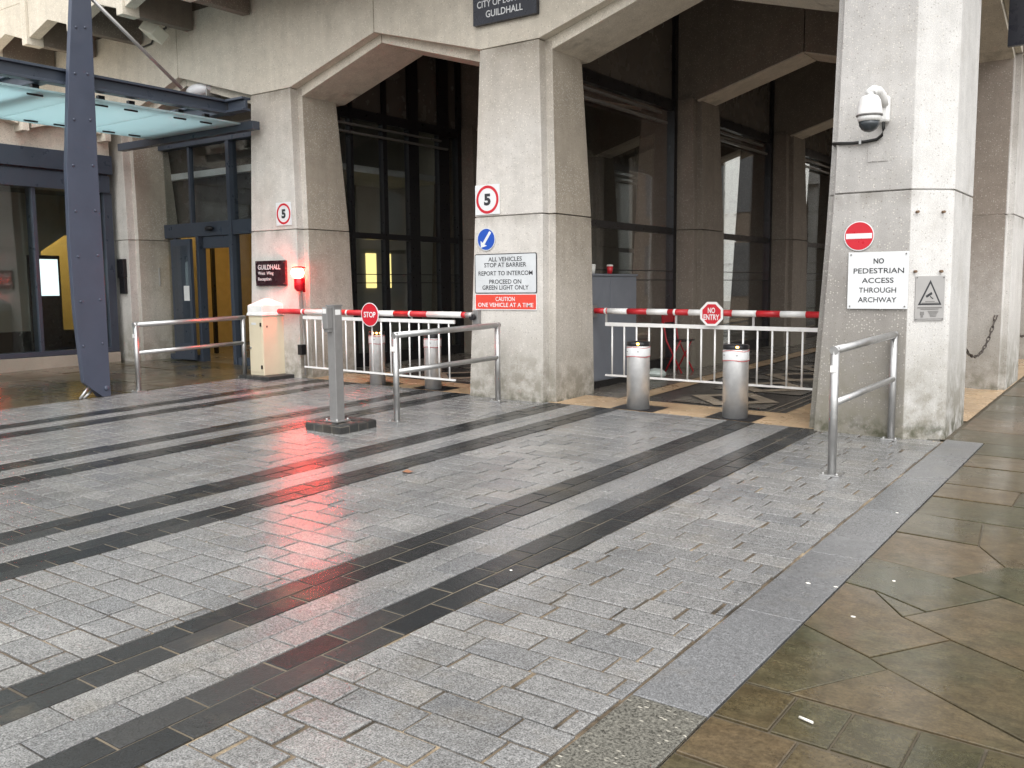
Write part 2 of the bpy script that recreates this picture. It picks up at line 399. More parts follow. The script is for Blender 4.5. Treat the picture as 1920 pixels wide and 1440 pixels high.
def stone(mb, poly, inset, dz, drop=.03, bev=.006, tilt=.0):
    """a paving stone: chamfered top edge, sides going down; poly is convex, ccw in x,y"""
    n = len(poly); cx = sum(p[0] for p in poly)/n; cy = sum(p[1] for p in poly)/n
    def ins(d):
        out = []
        for i in range(n):
            a, b2, c = Vector(poly[i-1]), Vector(poly[i]), Vector(poly[(i+1) % n])
            e1 = (b2-a).normalized(); e2 = (c-b2).normalized()
            n1 = Vector((-e1.y, e1.x)); n2 = Vector((-e2.y, e2.x)); den = 1+n1.dot(n2)
            out.append(b2+(n1+n2)*(d/max(den, .35)))
        return out
    a = rnd.uniform(-tilt, tilt); c = rnd.uniform(-tilt, tilt)
    zt = lambda p: gz(p[0], p[1])+dz+a*(p[0]-cx)+c*(p[1]-cy)
    t = ins(inset+bev); s = ins(inset)
    rings = [[(p[0], p[1], zt(p)-drop) for p in s], [(p[0], p[1], zt(p)-bev*.6) for p in s], [(p[0], p[1], zt(p)) for p in t]]
    o = len(mb.v); mb.v += [q for rg in rings for q in rg]
    for k in range(2):
        for i in range(n):
            j = (i+1) % n; mb.f.append([o+k*n+i, o+k*n+j, o+(k+1)*n+j, o+(k+1)*n+i]); mb.sm.append(False); mb.mi.append(mb.cur)
    mb.f.append([o+2*n+i for i in range(n)]); mb.sm.append(False); mb.mi.append(mb.cur)
def rectp(x0, x1, y0, y1): return [(x0, y0), (x1, y0), (x1, y1), (x0, y1)]

def jit(v, a): return v+rnd.uniform(-a, a)
YF = 8.58
light, dark = MB(), MB()
def field(x0, x1):                       # courses laid across, broken joints
    y = .30+rnd.uniform(0, .03); k = 0
    while y < YF-.02:
        h = min(.158+rnd.uniform(-.003, .003), YF-y); x = x0 - (.17 if k % 2 else .0) - rnd.uniform(0, .05)
        while x < x1-.001:
            ln = rnd.choice((.30, .335, .35, .36, .22))+rnd.uniform(-.015, .015)
            a, b_ = max(x, x0), min(x+ln, x1)
            if x1-b_ < .06: b_ = x1
            if b_-a > .035:
                g_ = rnd.choice((.0045, .0058, .0072)); j = .006 if rnd.random() < .68 else .012
                stone(light, [(a+jit(j, .002), y+jit(g_, .0015)), (b_-jit(j, .002), y+jit(g_, .0015)), (b_-jit(j, .002), y+h-jit(g_, .0015)), (a+jit(j, .002), y+h-jit(g_, .0015))], 0, rnd.uniform(-.0018, .0018), .03, .005, .006)
            x = b_ if b_ >= x1 else x+ln
        y += h; k += 1
def runner(mb, x0, x1, rows, y1=YF, gap=.0035):     # rows laid along the drive
    w = (x1-x0)/rows
    for i in range(rows):
        y = .2 + (.17 if i % 2 else 0)
        while y < y1:
            ln = .35+rnd.uniform(-.012, .012); e = min(y+ln, y1)
            if e-y > .05: stone(mb, rectp(x0+i*w+gap*.8, x0+(i+1)*w-gap*.8, y+gap, e-gap), 0, rnd.uniform(-.0015, .0015), .03, .0045, .004)
            y += ln
bands = [(-2.90, -2.61), (-3.52, -3.24), (-5.04, -4.755), (-5.62, -5.33), (-7.05, -6.78), (-7.56, -7.30), (-8.93, -8.67), (-9.42, -9.16)]
bmort = MB()
for a, b_ in bands:
    runner(dark, a, b_, 2, gap=.0052); gquad(bmort, a+.003, b_-.003, .2, YF, -.0045)
struct(bmort.build('band_mortar', M['mortar_pale']))
for i in range(0, 8, 2): runner(light, bands[i+1][1], bands[i][0], 2)
for a, b_ in [(-2.61, -1.556), (-4.755, -3.52), (-6.78, -5.62), (-8.67, -7.56), (-10.40, -9.42)]: field(a, b_)
struct(light.build('granite_paving', M['sett'], fix=False)); struct(dark.build('dark_paving_bands', M['dark_sett'], fix=False))
kb, kb2 = MB(), MB()
ys = [2.90, 3.93, 4.94, 5.98, 7.0, 7.95, 8.72]
for a, b_ in zip(ys[:-1], ys[1:]): stone(kb, rectp(-1.55, -1.247, a, b_), .003, 0, .05, .006)
stone(kb2, rectp(-1.55, -1.247, 1.75, 2.90), .004, .001, .05, .006); stone(kb2, rectp(-1.55, -1.247, .5, 1.75), .004, .001, .05, .006)
struct(kb.build('kerb', M['kerb'], fix=False)); struct(kb2.build('kerb_end', M['kerb_brown'], fix=False))

yk = MB()
traced = [
 [(-1.243, 3.235), (-1.077, 3.235), (-.823, 3.65), (-.912, 3.722), (-1.243, 3.912)],
 [(-1.243, 3.912), (-.912, 3.722), (-.679, 4.094), (-.904, 4.243), (-1.09, 4.511), (-1.243, 4.55)],
 [(-1.09, 4.511), (-.904, 4.243), (-.828, 4.363)],
 [(-.912, 3.722), (-.823, 3.65), (-.10, 3.21), (.35, 3.53), (-.679, 4.094)],
 [(-1.077, 3.235), (-.17, 3.235), (-.823, 3.65)],
 [(-.904, 4.243), (-.679, 4.094), (.05, 3.69), (.30, 4.25), (-.579, 4.76)],
 [(-1.243, 4.55), (-1.09, 4.511), (-.828, 4.363), (-.579, 4.76), (-.819, 4.906), (-1.243, 5.02)],
 [(-.819, 4.906), (-.579, 4.76), (.30, 4.25), (.62, 4.9), (-.30, 5.33), (-.62, 5.23)],
 [(-1.243, 5.02), (-.819, 4.906), (-.62, 5.23), (-.80, 5.56), (-1.243, 5.58)],
 [(-.80, 5.56), (-.62, 5.23), (-.30, 5.33), (.10, 5.62), (.0, 6.0), (-.85, 6.02)],
 [(-1.243, 5.58), (-.80, 5.56), (-.85, 6.02), (-1.243, 6.07)]]
for p in traced: stone(yk, p, .0035, rnd.uniform(-.002, .002), .035, .0035, .006)
def srow(y0, y1, xs):
    for a, b_ in zip(xs[:-1], xs[1:]): stone(yk, [(a, jit(y0, .004)), (b_, jit(y0, .004)), (b_, jit(y1, .004)), (a, jit(y1, .004))], .005, rnd.uniform(-.003, .003), .035, .0035, .008)
srow(2.922, 3.222, [-1.243, -1.036, -.835, -.616, -.412, -.20, .02, .25, .6])
srow(2.62, 2.912, [-1.243, -.93, -.70, -.47, -.22, .05, .4]); srow(2.0, 2.61, [-1.243, -.88, -.35, .2]); srow(1.2, 1.99, [-1.243, -.7, -.1, .4])
y = 6.07
for k, h in enumerate([.50, .42, .22, .46, .50, .52, .60, .7, .55, .6, .7, .8, .7, .8, .8, .9, .9, .9, .9, .9, .9, .9]):
    x0 = -1.243 if y < 8.6 else -1.53
    xs = [x0]
    while xs[-1] < 4.5: xs.append(xs[-1]+rnd.uniform(.42, .95))
    srow(y, y+h, xs); y += h
for yy in (3.6, 4.3, 5.0, 5.6): 
    xs = [.75]
    while xs[-1] < 4.5: xs.append(xs[-1]+rnd.uniform(.5, .9))
    srow(yy, yy+.6, xs)
struct(yk.build('york_stone_pavement', M['york'], fix=False))
g2 = MB(); gquad(g2, -1.244, 6, -2, 26, -.008); gquad(g2, -15.0, -10.43, -4, 9.2, -.008); gquad(g2, -1.6, -1.244, 8.74, 26, -.0145)
struct(g2.build('pavement_bedding', M['york_joint']))
yk = MB(); y = 1.0
while y < 9.0:
    h = rnd.uniform(.45, .7); xs = [-14.9]
    while xs[-1] < -10.43: xs.append(min(xs[-1]+rnd.uniform(.5, 1.0), -10.43))
    if xs[-1]-xs[-2] < .1: xs.pop(-2)
    srow(y, min(y+h, 9.1), xs); y += h
struct(yk.build('entrance_pavement', M['york'], fix=False))

# passage floor: dark base with tan borders and an inlaid lozenge pattern
fb = MB(); gquad(fb, -11.0, -1.60, 8.62, 26, -.012); struct(fb.build('passage_floor', M['floor_dark']))
def gpoly(mb, pts, dz): mb.add([(x, y, gz(x, y)+dz) for x, y in pts], [list(range(len(pts)))])
ft, fg, fe, fd = MB(), MB(), MB(), MB()
for cx in (-6.15, -10.15):
    gpoly(ft, rectp(cx+.3, cx+3.7, 8.585, 9.30), -.004)
    gpoly(ft, rectp(cx+1.0, cx+1.24, 9.302, 25), -.004)
    gpoly(ft, rectp(cx+2.96, cx+3.5, 9.302, 25), -.004)
    gpoly(fg, rectp(cx+.2, cx+.98, 9.302, 25), -.004)
    y = 9.42
    while y < 24:
        a, b_, c = cx+1.6, cx+2.66, cx+2.13
        gpoly(fe, [(a, y+.55), (c, y), (b_, y+.55), (c, y+1.1)], -.004)
        gpoly(fd, [(a+.24, y+.55), (c, y+.25), (b_-.24, y+.55), (c, y+.85)], .0)
        gpoly(fg, [(a-.02, y+.02), (c-.06, y+.02), (a-.02, y+.48)], -.004); gpoly(fg, [(b_+.02, y+.02), (b_+.02, y+.48), (c+.06, y+.02)], -.004)
        y += 1.18
    for xx in (cx+2.76, cx+2.86): gpoly(fe, rectp(xx, xx+.012, 9.32, 25), -.003)
gpoly(ft, rectp(-2.35, -1.56, 9.80, 26), -.003)
for bx, by in ((-4.613, 8.76), (-3.534, 8.79), (-8.351, 8.64), (-7.481, 8.73)):
    gpoly(fd, rectp(bx-.25, bx+.25, max(by-.22, 8.6), by+.22), .001)
struct(ft.build('tan_floor_border', M['tan'])); struct(fg.build('grey_floor_inlay', M['floor_grey']))
struct(fe.build('beige_floor_inlay', M['floor_beige'])); struct(fd.build('dark_floor_inlay', M['black']))

# ------------------------------------------------------------------ the building
SP, AP, TOP = 4.265, 4.725, 5.60
bld = thing('arcade_building', 'pale concrete arcade building with chevron arches on battered pillars', 'building', (-8, 8.5, .3))
def lerp(a, b_, t): return a+(b_-a)*t
def taper(z, base, mid, top):           # piecewise values at z = .3, 2.4, 4.265
    return lerp(base, mid, (z-.3)/2.1) if z < 2.4 else lerp(mid, top, (z-2.4)/1.865)
def colring(cx, y0, z, d=0., rb=.085, rd=.13):
    Lx = cx+taper(z, -.575, -.462, -.362)+d; Rx = cx+taper(z, .475, .480, .442)-d
    yb = y0+taper(z, .98, .90, .74)-d; a = y0+d
    return [(Lx, a, z), (Rx, a, z), (Rx, a+rd, z), (Rx+rb, a+rd, z), (Rx+rb, yb, z), (Lx-rb, yb, z), (Lx-rb, a+rd, z), (Lx, a+rd, z)]
def cornerring(z, d=0.):
    Lx = taper(z, -2.645, -2.515, -2.47)+d; a = 8.5+d; rb = .085; X = -1.575-d
    return [(Lx, a, z), (-1.865, a, z), (X, 8.79, z), (X, 9.68, z), (X-.07, 9.68, z), (X-.07, 9.76, z), (Lx-rb, 9.76, z), (Lx-rb, a+.13, z), (Lx, a+.13, z)]
def sidering(y0, z, d=0.):
    X = -1.57-d; t = taper(z, .05, .0, -.05); y1 = y0+.98
    return [(X, y0-t, z), (X, y1+t, z), (X-.07, y1+t, z), (X-.07, y1+.07+t, z), (X-1.0, y1+.07+t, z), (X-1.0, y0-.07-t, z), (X-.07, y0-.07-t, z), (X-.07, y0-t, z)]
def pillar(fn, mat):
    mb = MB()
    for a, b_ in ((-.1, 2.394), (2.406, 4.258)): mb.loft([fn(z) for z in (a, b_)])
    mb.loft([fn(z, .025) for z in (-.05, 4.3)])
    return mb.build('pillar', mat, bld, bevel=.006)
rows = (8.5, 12.43, 16.36, 20.29)
for cx in (-14.15, -10.15, -6.15):
    for y0 in rows:
        if cx == -14.15 and y0 > 9: continue
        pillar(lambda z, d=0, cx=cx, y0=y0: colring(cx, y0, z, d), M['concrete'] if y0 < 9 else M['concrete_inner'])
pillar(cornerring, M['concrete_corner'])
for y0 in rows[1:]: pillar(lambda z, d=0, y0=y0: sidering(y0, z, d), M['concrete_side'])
def head(cx, y0, mat, deep=.92, left=True, right=True, front=True):
    l, r_ = cx-1.994, cx+1.994
    if front:
        p = [(l, AP), (cx-.362, SP+.004), (cx+.442, SP+.004), (r_, AP), (r_, TOP), (l, TOP)]
        q = [(l, AP-.10), (cx-.447, SP-.10), (cx+.527, SP-.10), (r_, AP-.10), (r_, TOP), (l, TOP)]
        mb = MB().prism(p, 'y', y0, y0+.128).prism(q, 'y', y0+.133, y0+deep)
        mb.prism([(l-.012, AP+.02), (cx, SP+.2), (r_+.012, AP+.02), (r_+.012, TOP-.01), (l-.012, TOP-.01)], 'y', y0+.02, y0+.12)
    else:
        mb = MB().prism([(l, AP-.05), (cx-.41, SP-.03), (cx+.49, SP-.03), (r_, AP-.05), (r_, TOP), (l, TOP)], 'y', y0+.06, y0+deep)
    o = mb.build('arch_panel', mat, bld, bevel=.005)
    if not front:      # thin pale strips added under the inner arches, standing for bounced ground light
        a, b_ = (cx+.49, SP-.03), (r_-.003, AP-.05)
        for (x0, z0), (x1, z1) in ((a, b_), ((cx-.41, SP-.03), (l+.003, AP-.05))):
            MB().prism([(x0, z0-.004), (x1, z1-.004), (x1, z1-.022), (x0, z0-.022)], 'y', y0+.055, y0+deep-.01).build('bounce_strip', M['bounce_lit'], o)
    return o
for cx in (-14.15, -10.15, -6.15): head(cx, 8.5, M['concrete_head'])
for y0 in rows[1:]:
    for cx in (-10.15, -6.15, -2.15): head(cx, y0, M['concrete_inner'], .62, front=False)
# head of the corner pillar, front and side, and heads along the side street
mb = MB().prism([(-4.144, AP), (-2.47, SP+.004), (-1.87, SP+.004), (-1.87, TOP), (-4.144, TOP)], 'y', 8.5, 8.628)
mb.prism([(-4.144, AP-.10), (-2.555, SP-.10), (-1.90, SP-.10), (-1.90, TOP), (-4.144, TOP)], 'y', 8.633, 9.42)
mb.build('arch_panel', M['concrete_head'], bld, bevel=.005)
def sidehead(yc, y0, y1, half):
    p = [(yc-half, AP) if yc > 9.5 else (8.8, SP+.004), (y0, SP+.004), (y1, SP+.004), (yc+half, AP), (yc+half, TOP), ((yc-half) if yc > 9.5 else 8.8, TOP)]
    if yc < 9.5: p.pop(1)
    q = [(a, z-.075 if z < TOP else z) for a, z in p]
    MB().prism(p, 'x', -1.638, -1.572).prism(q, 'x', -2.45, -1.642).build('arch_panel', M['concrete_head'], bld, bevel=.005)
sidehead(9.0, 8.8, 9.68, 1.95)
for y0 in rows[1:]: sidehead(y0+.49, y0, y0+.98, 1.955)
MB().loft([[(-1.868, 8.503, z), (-1.575, 8.79, z), (-1.575, 8.799, z), (-1.90, 8.799, z), (-1.90, 8.57, z)] for z in (SP+.004, TOP)]).build('corner_panel', M['concrete_head'], bld)
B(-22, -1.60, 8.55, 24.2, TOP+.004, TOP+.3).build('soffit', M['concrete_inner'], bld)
# the storeys above, set forward over the arcade, with a toothed lower edge
up = MB().box(-24, -.55, 7.52, 15, 6.2, 12.5)
up.build('upper_storey', M['concrete_head'], bld)
fa = MB(); x = -14.30+1.27*9
while x > -24:
    x0, x1 = x-1.27, x; t = .075
    fa.prism([(x0+t, 5.40), (x0+.62, 5.57), (x1-t, 5.40), (x1-t, 5.94), (x0+t, 5.94)], 'y', 7.40, 7.56)
    fa.box(x1-t+.004, x1+t-.004, 7.36, 7.62, 5.30, 5.95)
    B(x1-t+.004, x1+t-.004, 7.624, 8.46, 5.32, 6.08).build('soffit_rib', M['concrete_inner'], bld)
    fa.box(x0+t, x1-t, 7.42, 7.58, 5.955, 6.45)
    x -= 1.27
fa.build('toothed_fascia', M['concrete_head'], bld, bevel=.006)
B(-24, -.6, 7.57, 8.49, 6.10, 6.19).build('eaves_soffit', M['concrete_inner'], bld)
B(-2.8, -.55, 7.45, 24, 5.95, 6.19).build('cornice', M['concrete_head'], bld)

# glazed screens down the left side of each passage
def screen(xg, y0, y1, mull, panes_top=True):
    w = MB(); zt = TOP
    zb = gz(xg, y0)-.01
    w.box(xg-.05, xg+.05, y0, y0+.07, zb, zt); w.box(xg-.06, xg+.06, y1-.10, y1, zb, zt)
    for ym, ww in mull: w.box(xg-.048, xg+.048, ym-ww/2, ym+ww/2, zb, zt)
    for z0, z1 in ((zb, zb+.22), (2.34, 2.43), (4.09, 4.24)): w.box(xg-.044, xg+.044, y0, y1, z0, z1)
    root = w.build('window', M['black'], bld)
    B(xg-.008, xg+.008, y0, y1, zb, 4.1).build('pane', M['glass'], root)
    B(xg-.02, xg+.01, y0, y1, 4.2, zt).build('spandrel', M['darkpanel'], root)
    tr = MB().box(xg+.045, xg+.085, y0+.05, y1-.55, 3.98, 4.01).box(xg+.045, xg+.10, y0+.05, y1-.4, 3.86, 3.89)
    tr.build('trim', M['tube_metal'], root)
    wi = MB().box(xg+.045, xg+.052, y0, y1, 1.80, 1.812).box(xg+.045, xg+.052, y0, y1, 1.67, 1.682)
    wi.build('glazing_line', M['black'], root)
for y0 in rows[:-1]: screen(-6.0, y0+.93, y0+3.93, [])
screen(-10.0, 9.43, 12.43, [(9.59, .10), (9.86, .06), (10.57, .09), (11.23, .24), (11.98, .26)])
for y0 in rows[1:-1]: screen(-10.0, y0+.93, y0+3.93, [(y0+2.4, .07)])

# rooms behind the screens, reception lobby
rm = MB().box(-11.9, -11.8, 10.2, 24, 0, 5.5).box(-11.8, -10.1, 24, 24.1, 0, 5.5)
rm.build('room_wall', M['room_wall'], bld)
B(-11.7, -10.2, 9.5, 24, 4.3, 4.4).build('room_ceiling', M['room_wall'], bld)
B(-11.55, -11.0, 14.6, 18, 4.25, 4.295).build('room_fill_glow', M['fill_lit'], bld)  # unseen glowing box added to brighten the rooms behind the glass
lw = MB().box(-11.802, -11.78, 11.96, 12.21, 1.60, 2.22).box(-11.802, -11.78, 12.47, 12.60, 1.60, 2.22).box(-11.802, -11.78, 11.96, 12.22, 2.50, 2.53)
lw.build('lit_panel', M['yellow_lit'], bld)
lb = MB().box(-15.5, -11.9, 12.6, 12.7, 0, 4.2).box(-15.6, -15.5, 9.3, 12.7, 0, 4.2)
lb.build('lobby_wall', M['room_warm'], bld)
B(-15.5, -10.4, 9.05, 12.6, .2, .395).build('lobby_floor', M['room_floor'], bld)
B(-15.5, -10.4, 9.3, 12.6, 3.4, 3.5).build('lobby_ceiling', M['white'], bld)
B(-14.6, -12.2, 10.2, 10.5, 3.36, 3.395).build('lobby_lamp', M['ceil_lit'], bld)
MB().box(-13.6, -12.6, 12.2, 12.55, .4, 1.35).box(-14.9, -13.9, 11.9, 12.5, .4, 1.2).build('reception_desk', M['wood'], bld)
B(-15.4, -10.5, 9.42, 9.47, 2.50, 4.2).build('lamp_mask_panel', M['darkpanel'], bld)  # dark panel added to hide the lit ceiling from the upper glazing
B(-14.05, -13.99, 10.32, 10.38, .4, 3.4).build('lobby_post', M['black'], bld)

# entrance screen
en = MB(); yE = 9.1
gE = gz(-12.5, yE)
en.box(-14.05, -13.82, yE, yE+.14, gE-.05, 4.0)
en.box(-13.82, -10.6, yE+.01, yE+.15, 2.44, 2.66); en.box(-14.05, -10.6, yE-.02, yE+.16, 3.86, 4.06)
en.box(-11.90, -11.82, yE-.01, yE+.14, gE-.05, 3.86); en.box(-12.75, -12.68, yE, yE+.14, gE-.05, 2.44)
en.box(-13.82, -12.71, yE+.02, yE+.12, gE-.05, gE+.10); en.box(-11.85, -10.6, yE+.02, yE+.12, gE-.05, gE+.10)
en.box(-13.36, -13.30, yE+.02, yE+.12, gE+.1, 2.44); en.box(-12.9, -12.85, yE+.02, yE+.10, 2.66, 3.86); en.box(-12.61, -11.96, yE+.04, yE+.13, 2.25, 2.435)
root = en.build('entrance_screen', M['frame'], bld, bevel=.004)
MB().box(-13.82, -12.71, yE+.06, yE+.075, gE+.1, 2.44).box(-11.85, -10.6, yE+.06, yE+.075, gE+.1, 2.44).box(-13.82, -11.95, yE+.06, yE+.075, 2.66, 3.86).box(-11.85, -10.6, yE+.06, yE+.075, 2.66, 3.86).build('pane', M['glass'], root)
dr = MB().box(-13.25, -12.74, yE-.12, yE-.06, gE+.03, 2.40); dl = dr.build('sliding_door', M['frame'], bld, bevel=.004)
B(-13.19, -12.80, yE-.123, yE-.06, gE+.3, 2.30).build('pane', M['glass'], dl)
MB().ball((-12.35, yE-.03, 2.55), .10, .05, .04).build('door_sensor', M['black'], bld)
for x0, x1, z0, z1, mm in ((-13.72, -13.55, 1.66, 1.96, 'alu'), (-12.92, -12.78, 1.42, 1.66, 'white')):
    tag(B(x0, x1, yE-.135, yE-.127, z0, z1).build('door_notice', M[mm]), 'small grey notice high on the dark door glass' if mm == 'alu' else 'white paper notice beside the lit doorway opening', 'notice')

# projecting wing at far left
wx = -13.9
B(-14.3, wx+.02, 0, 8.40, .1, .60).build('plinth', M['plinth_stone'], bld, bevel=.008)
wf = MB().box(-14.2, wx+.03, 0, 8.36, 3.14, 3.40).box(-14.2, wx+.06, 0, 8.40, 3.43, 3.72).box(-14.2, wx-.02, 0, 8.36, 3.39, 3.44)
wf.box(-14.1, wx, 8.26, 8.40, .61, 3.14).box(-14.1, wx, 0, 8.26, .605, .68).box(-14.1, wx-.01, 7.12, 7.18, .68, 3.14).box(-14.1, wx-.01, 5.0, 5.06, .68, 3.14)
root = wf.build('window', M['frame'], bld, bevel=.005)
B(wx-.07, wx-.055, 0, 8.26, .68, 3.14).build('pane', M['glass_clear'], root)
wu = MB().box(-18.4, wx-.01, 0, 8.4, 3.72, 4.30)
yy = 8.3
while yy > 1:
    wu.prism([(yy-1.2, 3.98), (yy-.65, 4.14), (yy-.12, 4.02), (yy-.12, 4.32), (yy-1.2, 4.32)], 'x', wx-.008, wx+.16); wu.box(wx-.006, wx+.24, yy-.10, yy-.005, 3.92, 4.33); yy -= 1.27
wu.build('wing_wall', M['concrete_head'], bld, bevel=.005)
MB().box(-18.4, -18.3, 0, 10.5, .2, 3.6).box(-18.3, -14.6, 10.4, 10.5, .2, 3.6).box(-14.7, -14.6, 8.5, 10.4, .2, 3.6).build('wing_room_wall', M['room_warm'], bld)
MB().box(-16.5, -16.4, 0, 8.497, .3, 3.3).prism([(8.50, 2.30), (8.95, 2.60), (10.4, 2.60), (10.4, 3.3), (8.50, 3.3)], 'x', -16.5, -16.4).box(-14.6, -14.25, 8.38, 8.48, .2, 3.6).build('wing_partition', M['room_wall'], bld)
B(-18.3, -14.3, 0, 10.4, .2, .32).build('wing_room_floor', M['room_floor'], bld)
B(-18.3, -14.0, 0, 8.42, 3.3, 3.4).build('wing_room_ceiling', M['room_dark'], bld); B(-18.3, -14.6, 8.42, 10.4, 3.3, 3.4).build('wing_room_ceiling', M['room_dark'], bld)
MB().box(-18.0, -16.6, 8.3, 10.0, 3.24, 3.295).build('wing_room_lamp', M['wing_lit'], bld)
B(-15.1, -14.9, 5, 8.4, .32, .95).build('window_bench', M['black'], bld)
t = thing('digital_screen', 'lit white information screen on a dark stand behind the window at far left', 'screen', (-14.6, 7.6, .3))
B(-14.66, -14.60, 7.36, 7.86, .32, 2.16).build('stand', M['black'], t)
B(-14.598, -14.59, 7.50, 7.82, 1.52, 2.10).build('display', M['screen'], t); B(-14.598, -14.591, 7.40, 7.495, 1.52, 2.10).build('side_display', M['screen_cyan'], t)

# pale stone hall across the courtyard, seen through the passage glass
hall = thing('stone_hall', 'pale limestone hall with arched windows across the courtyard behind the arcade', 'building', (-16, 34, .9))
B(-40, 8, 34, 44, 0, 15).build('wall', M['far_stone'], hall)
hf = MB()
x = -38
while x < 6:
    hf.box(x, x+.5, 33.5, 34, 0, 15); hf.box(x+.5, x+3, 33.8, 34, 5.2, 5.6); x += 3
hf.build('buttress', M['far_stone'], hall)
x = -38
while x < 5:
    for z0 in (1.6, 6.4):
        pts = [(x+1.0, z0), (x+2.5, z0), (x+2.5, z0+2.0)]+[(x+1.75+.75*math.cos(a), z0+2+1.0*math.sin(a)) for a in (.5, 1.0, 1.57, 2.14, 2.64)]+[(x+1.0, z0+2.0)]
        wdw = MB().prism(pts, 'y', 33.93, 33.99).build('window', M['far_glass'], hall)
    x += 3

sb = thing('street_building', 'brown brick building closing the far end of the side street', 'building', (10, 34, .5))
B(-1.0, 26, 32, 40, -.5, 13).build('wall', paint('brown_brick', (.20, .15, .11), .8, 0, .2, 2), sb)
sw = MB()
for i in range(8):
    for k in range(4): sw.box(.2+i*3, 1.6+i*3, 31.97, 32.02, 1.2+k*3, 3.1+k*3)
sw.build('window', M['far_glass'], sb)

# ------------------------------------------------------------------ entrance canopy
can = thing('entrance_canopy', 'blue steel and frosted glass entrance canopy hung from a riveted slate blue mast', 'canopy', (-10.38, 5.95, .33))
fin = [(5.86, .44), (5.77, .52), (5.715, 1.3), (5.70, 2.1), (5.715, 3.0), (5.80, 4.0), (5.89, 4.9), (6.0, 5.9), (6.09, 5.9), (6.125, 4.9), (6.095, 3.1), (6.10, 1.2), (6.10, .33), (6.0, .33)]
mast = MB().prism(fin, 'x', -10.41, -10.34).prism([(a+.03 if a < 5.9 else a-.03, z) for a, z in fin], 'x', -10.45, -10.414).build('mast', M['fin'], can, bevel=.004)
def stud(yy, z, r_, h_):
    rv = MB().lathe(0, 0, [(r_, 0), (r_*.8, h_*.7), (r_*.25, h_)], 12); rv.v = [(-10.34+p[2], yy+p[0], z+p[1]) for p in rv.v]
    rv.build('rivet', M['fin'], mast)
for z in [.95+.52*k for k in range(9)]:
    tz = min(1, max(0, (z-3.0)/1.9)); a = lerp(5.79, 5.945, tz)
    for yy, dz in ((a, 0), (6.03, .02)): stud(yy, z+dz, .016, .012)
stud(6.05, .43, .035, .016)
MB().tube([(-10.36, 5.84, .47), (-10.36, 5.72, .33)], .016).tube([(-10.42, 5.92, .42), (-10.42, 5.80, .32)], .016).build('foot_rod', M['steel'], can)
MB().tube([(-10.40, 6.10, 5.02), (-10.40, 7.32, 4.15)], .022).build('tie_rod', M['steel_dark'], can)
bm_ = MB()
def ibeam(mb, x0, x1, y0, y1, z0, z1, along):
    if along == 'y':
        xm = (x0+x1)/2; mb.box(x0, x1, y0, y1, z0, z0+.03).box(x0, x1, y0, y1, z1-.03, z1).box(xm-.02, xm+.02, y0, y1, z0+.03, z1-.03)
    else:
        ym = (y0+y1)/2; mb.box(x0, x1, y0, y1, z0, z0+.03).box(x0, x1, y0, y1, z1-.03, z1).box(x0, x1, ym-.02, ym+.02, z0+.03, z1-.03)
ibeam(bm_, -10.60, -10.46, 3.0, 8.20, 3.95, 4.13, 'y'); ibeam(bm_, -12.75, -12.61, 3.0, 8.20, 3.95, 4.13, 'y')
ibeam(bm_, -12.606, -10.604, 8.02, 8.16, 3.952, 4.128, 'x'); ibeam(bm_, -12.606, -10.604, 5.55, 5.69, 3.952, 4.128, 'x'); ibeam(bm_, -10.458, -10.1, 8.02, 8.16, 3.952, 4.128, 'x')
bm_.build('beam', M['frame'], can, bevel=.003)
B(-13.5, -10.25, 8.30, 8.42, 3.76, 3.87).build('wall_beam', M['frame'], can, bevel=.004)
for y0, y1 in ((3.0, 4.52), (4.54, 6.06), (6.08, 7.20), (7.22, 8.30)): 
    gp = B(-12.60, -10.50, y0, y1, 3.845, 3.865).build('glass_panel', M['teal'], can)
for yy in (3.6, 4.1, 5.0, 5.6, 6.4, 6.8, 7.5, 7.9):
    for xx in (-10.72, -12.40):
        MB().box(xx-.03, xx+.03, yy-.04, yy+.04, 3.868, 3.95).tube([(xx, yy-.09, 3.836), (xx, yy+.09, 3.836)], .012, 8).build('fixing', M['black'], can)

# lamp in the entrance arch and floodlight above
t = thing('bulkhead_lamp', 'white oval lamp fitting in the arch above the glass canopy', 'lamp', (-11.85, 8.7, 4.45))
MB().ball((-11.84, 8.66, 4.53), .30, .14, .10, 20).build('diffuser', M['lampwhite'], t)
MB().box(-11.62, -11.59, 8.58, 8.82, 4.41, 4.59).tube([(-11.85, 8.7, 4.58), (-11.85, 8.7, 4.66)], .03).build('bracket', M['alu'], t)
t = thing('floodlight', 'boxy grey floodlight under the toothed eaves beside the steel mast', 'floodlight', (-12.2, 8.3, 5.4))
fl = MB().box(-.17, .17, -.12, .12, -.09, .09); rm_ = Matrix.Rotation(R(25), 3, 'Y') @ Matrix.Rotation(R(-28), 3, 'X')
fl.v = [tuple(Vector((-12.13, 8.12, 5.30))+rm_ @ Vector(p)) for p in fl.v]; fl.build('housing', paint('floodlight_grey', (.62, .60, .50), .5), t, bevel=.015)
MB().tube([(-12.10, 8.16, 5.36), (-12.12, 8.2, 5.5), (-12.12, 8.45, 5.56)], .022).build('bracket', M['alu'], t)
tag(MB().tube([(-13.0, 8.48, 5.28), (-12.75, 8.48, 5.30), (-12.6, 8.46, 5.42), (-12.3, 8.44, 5.45), (-12.1, 8.3, 5.42)], .014).build('power_cable', M['rubber']), 'thin cable looping along the beam to the floodlight', 'cable')

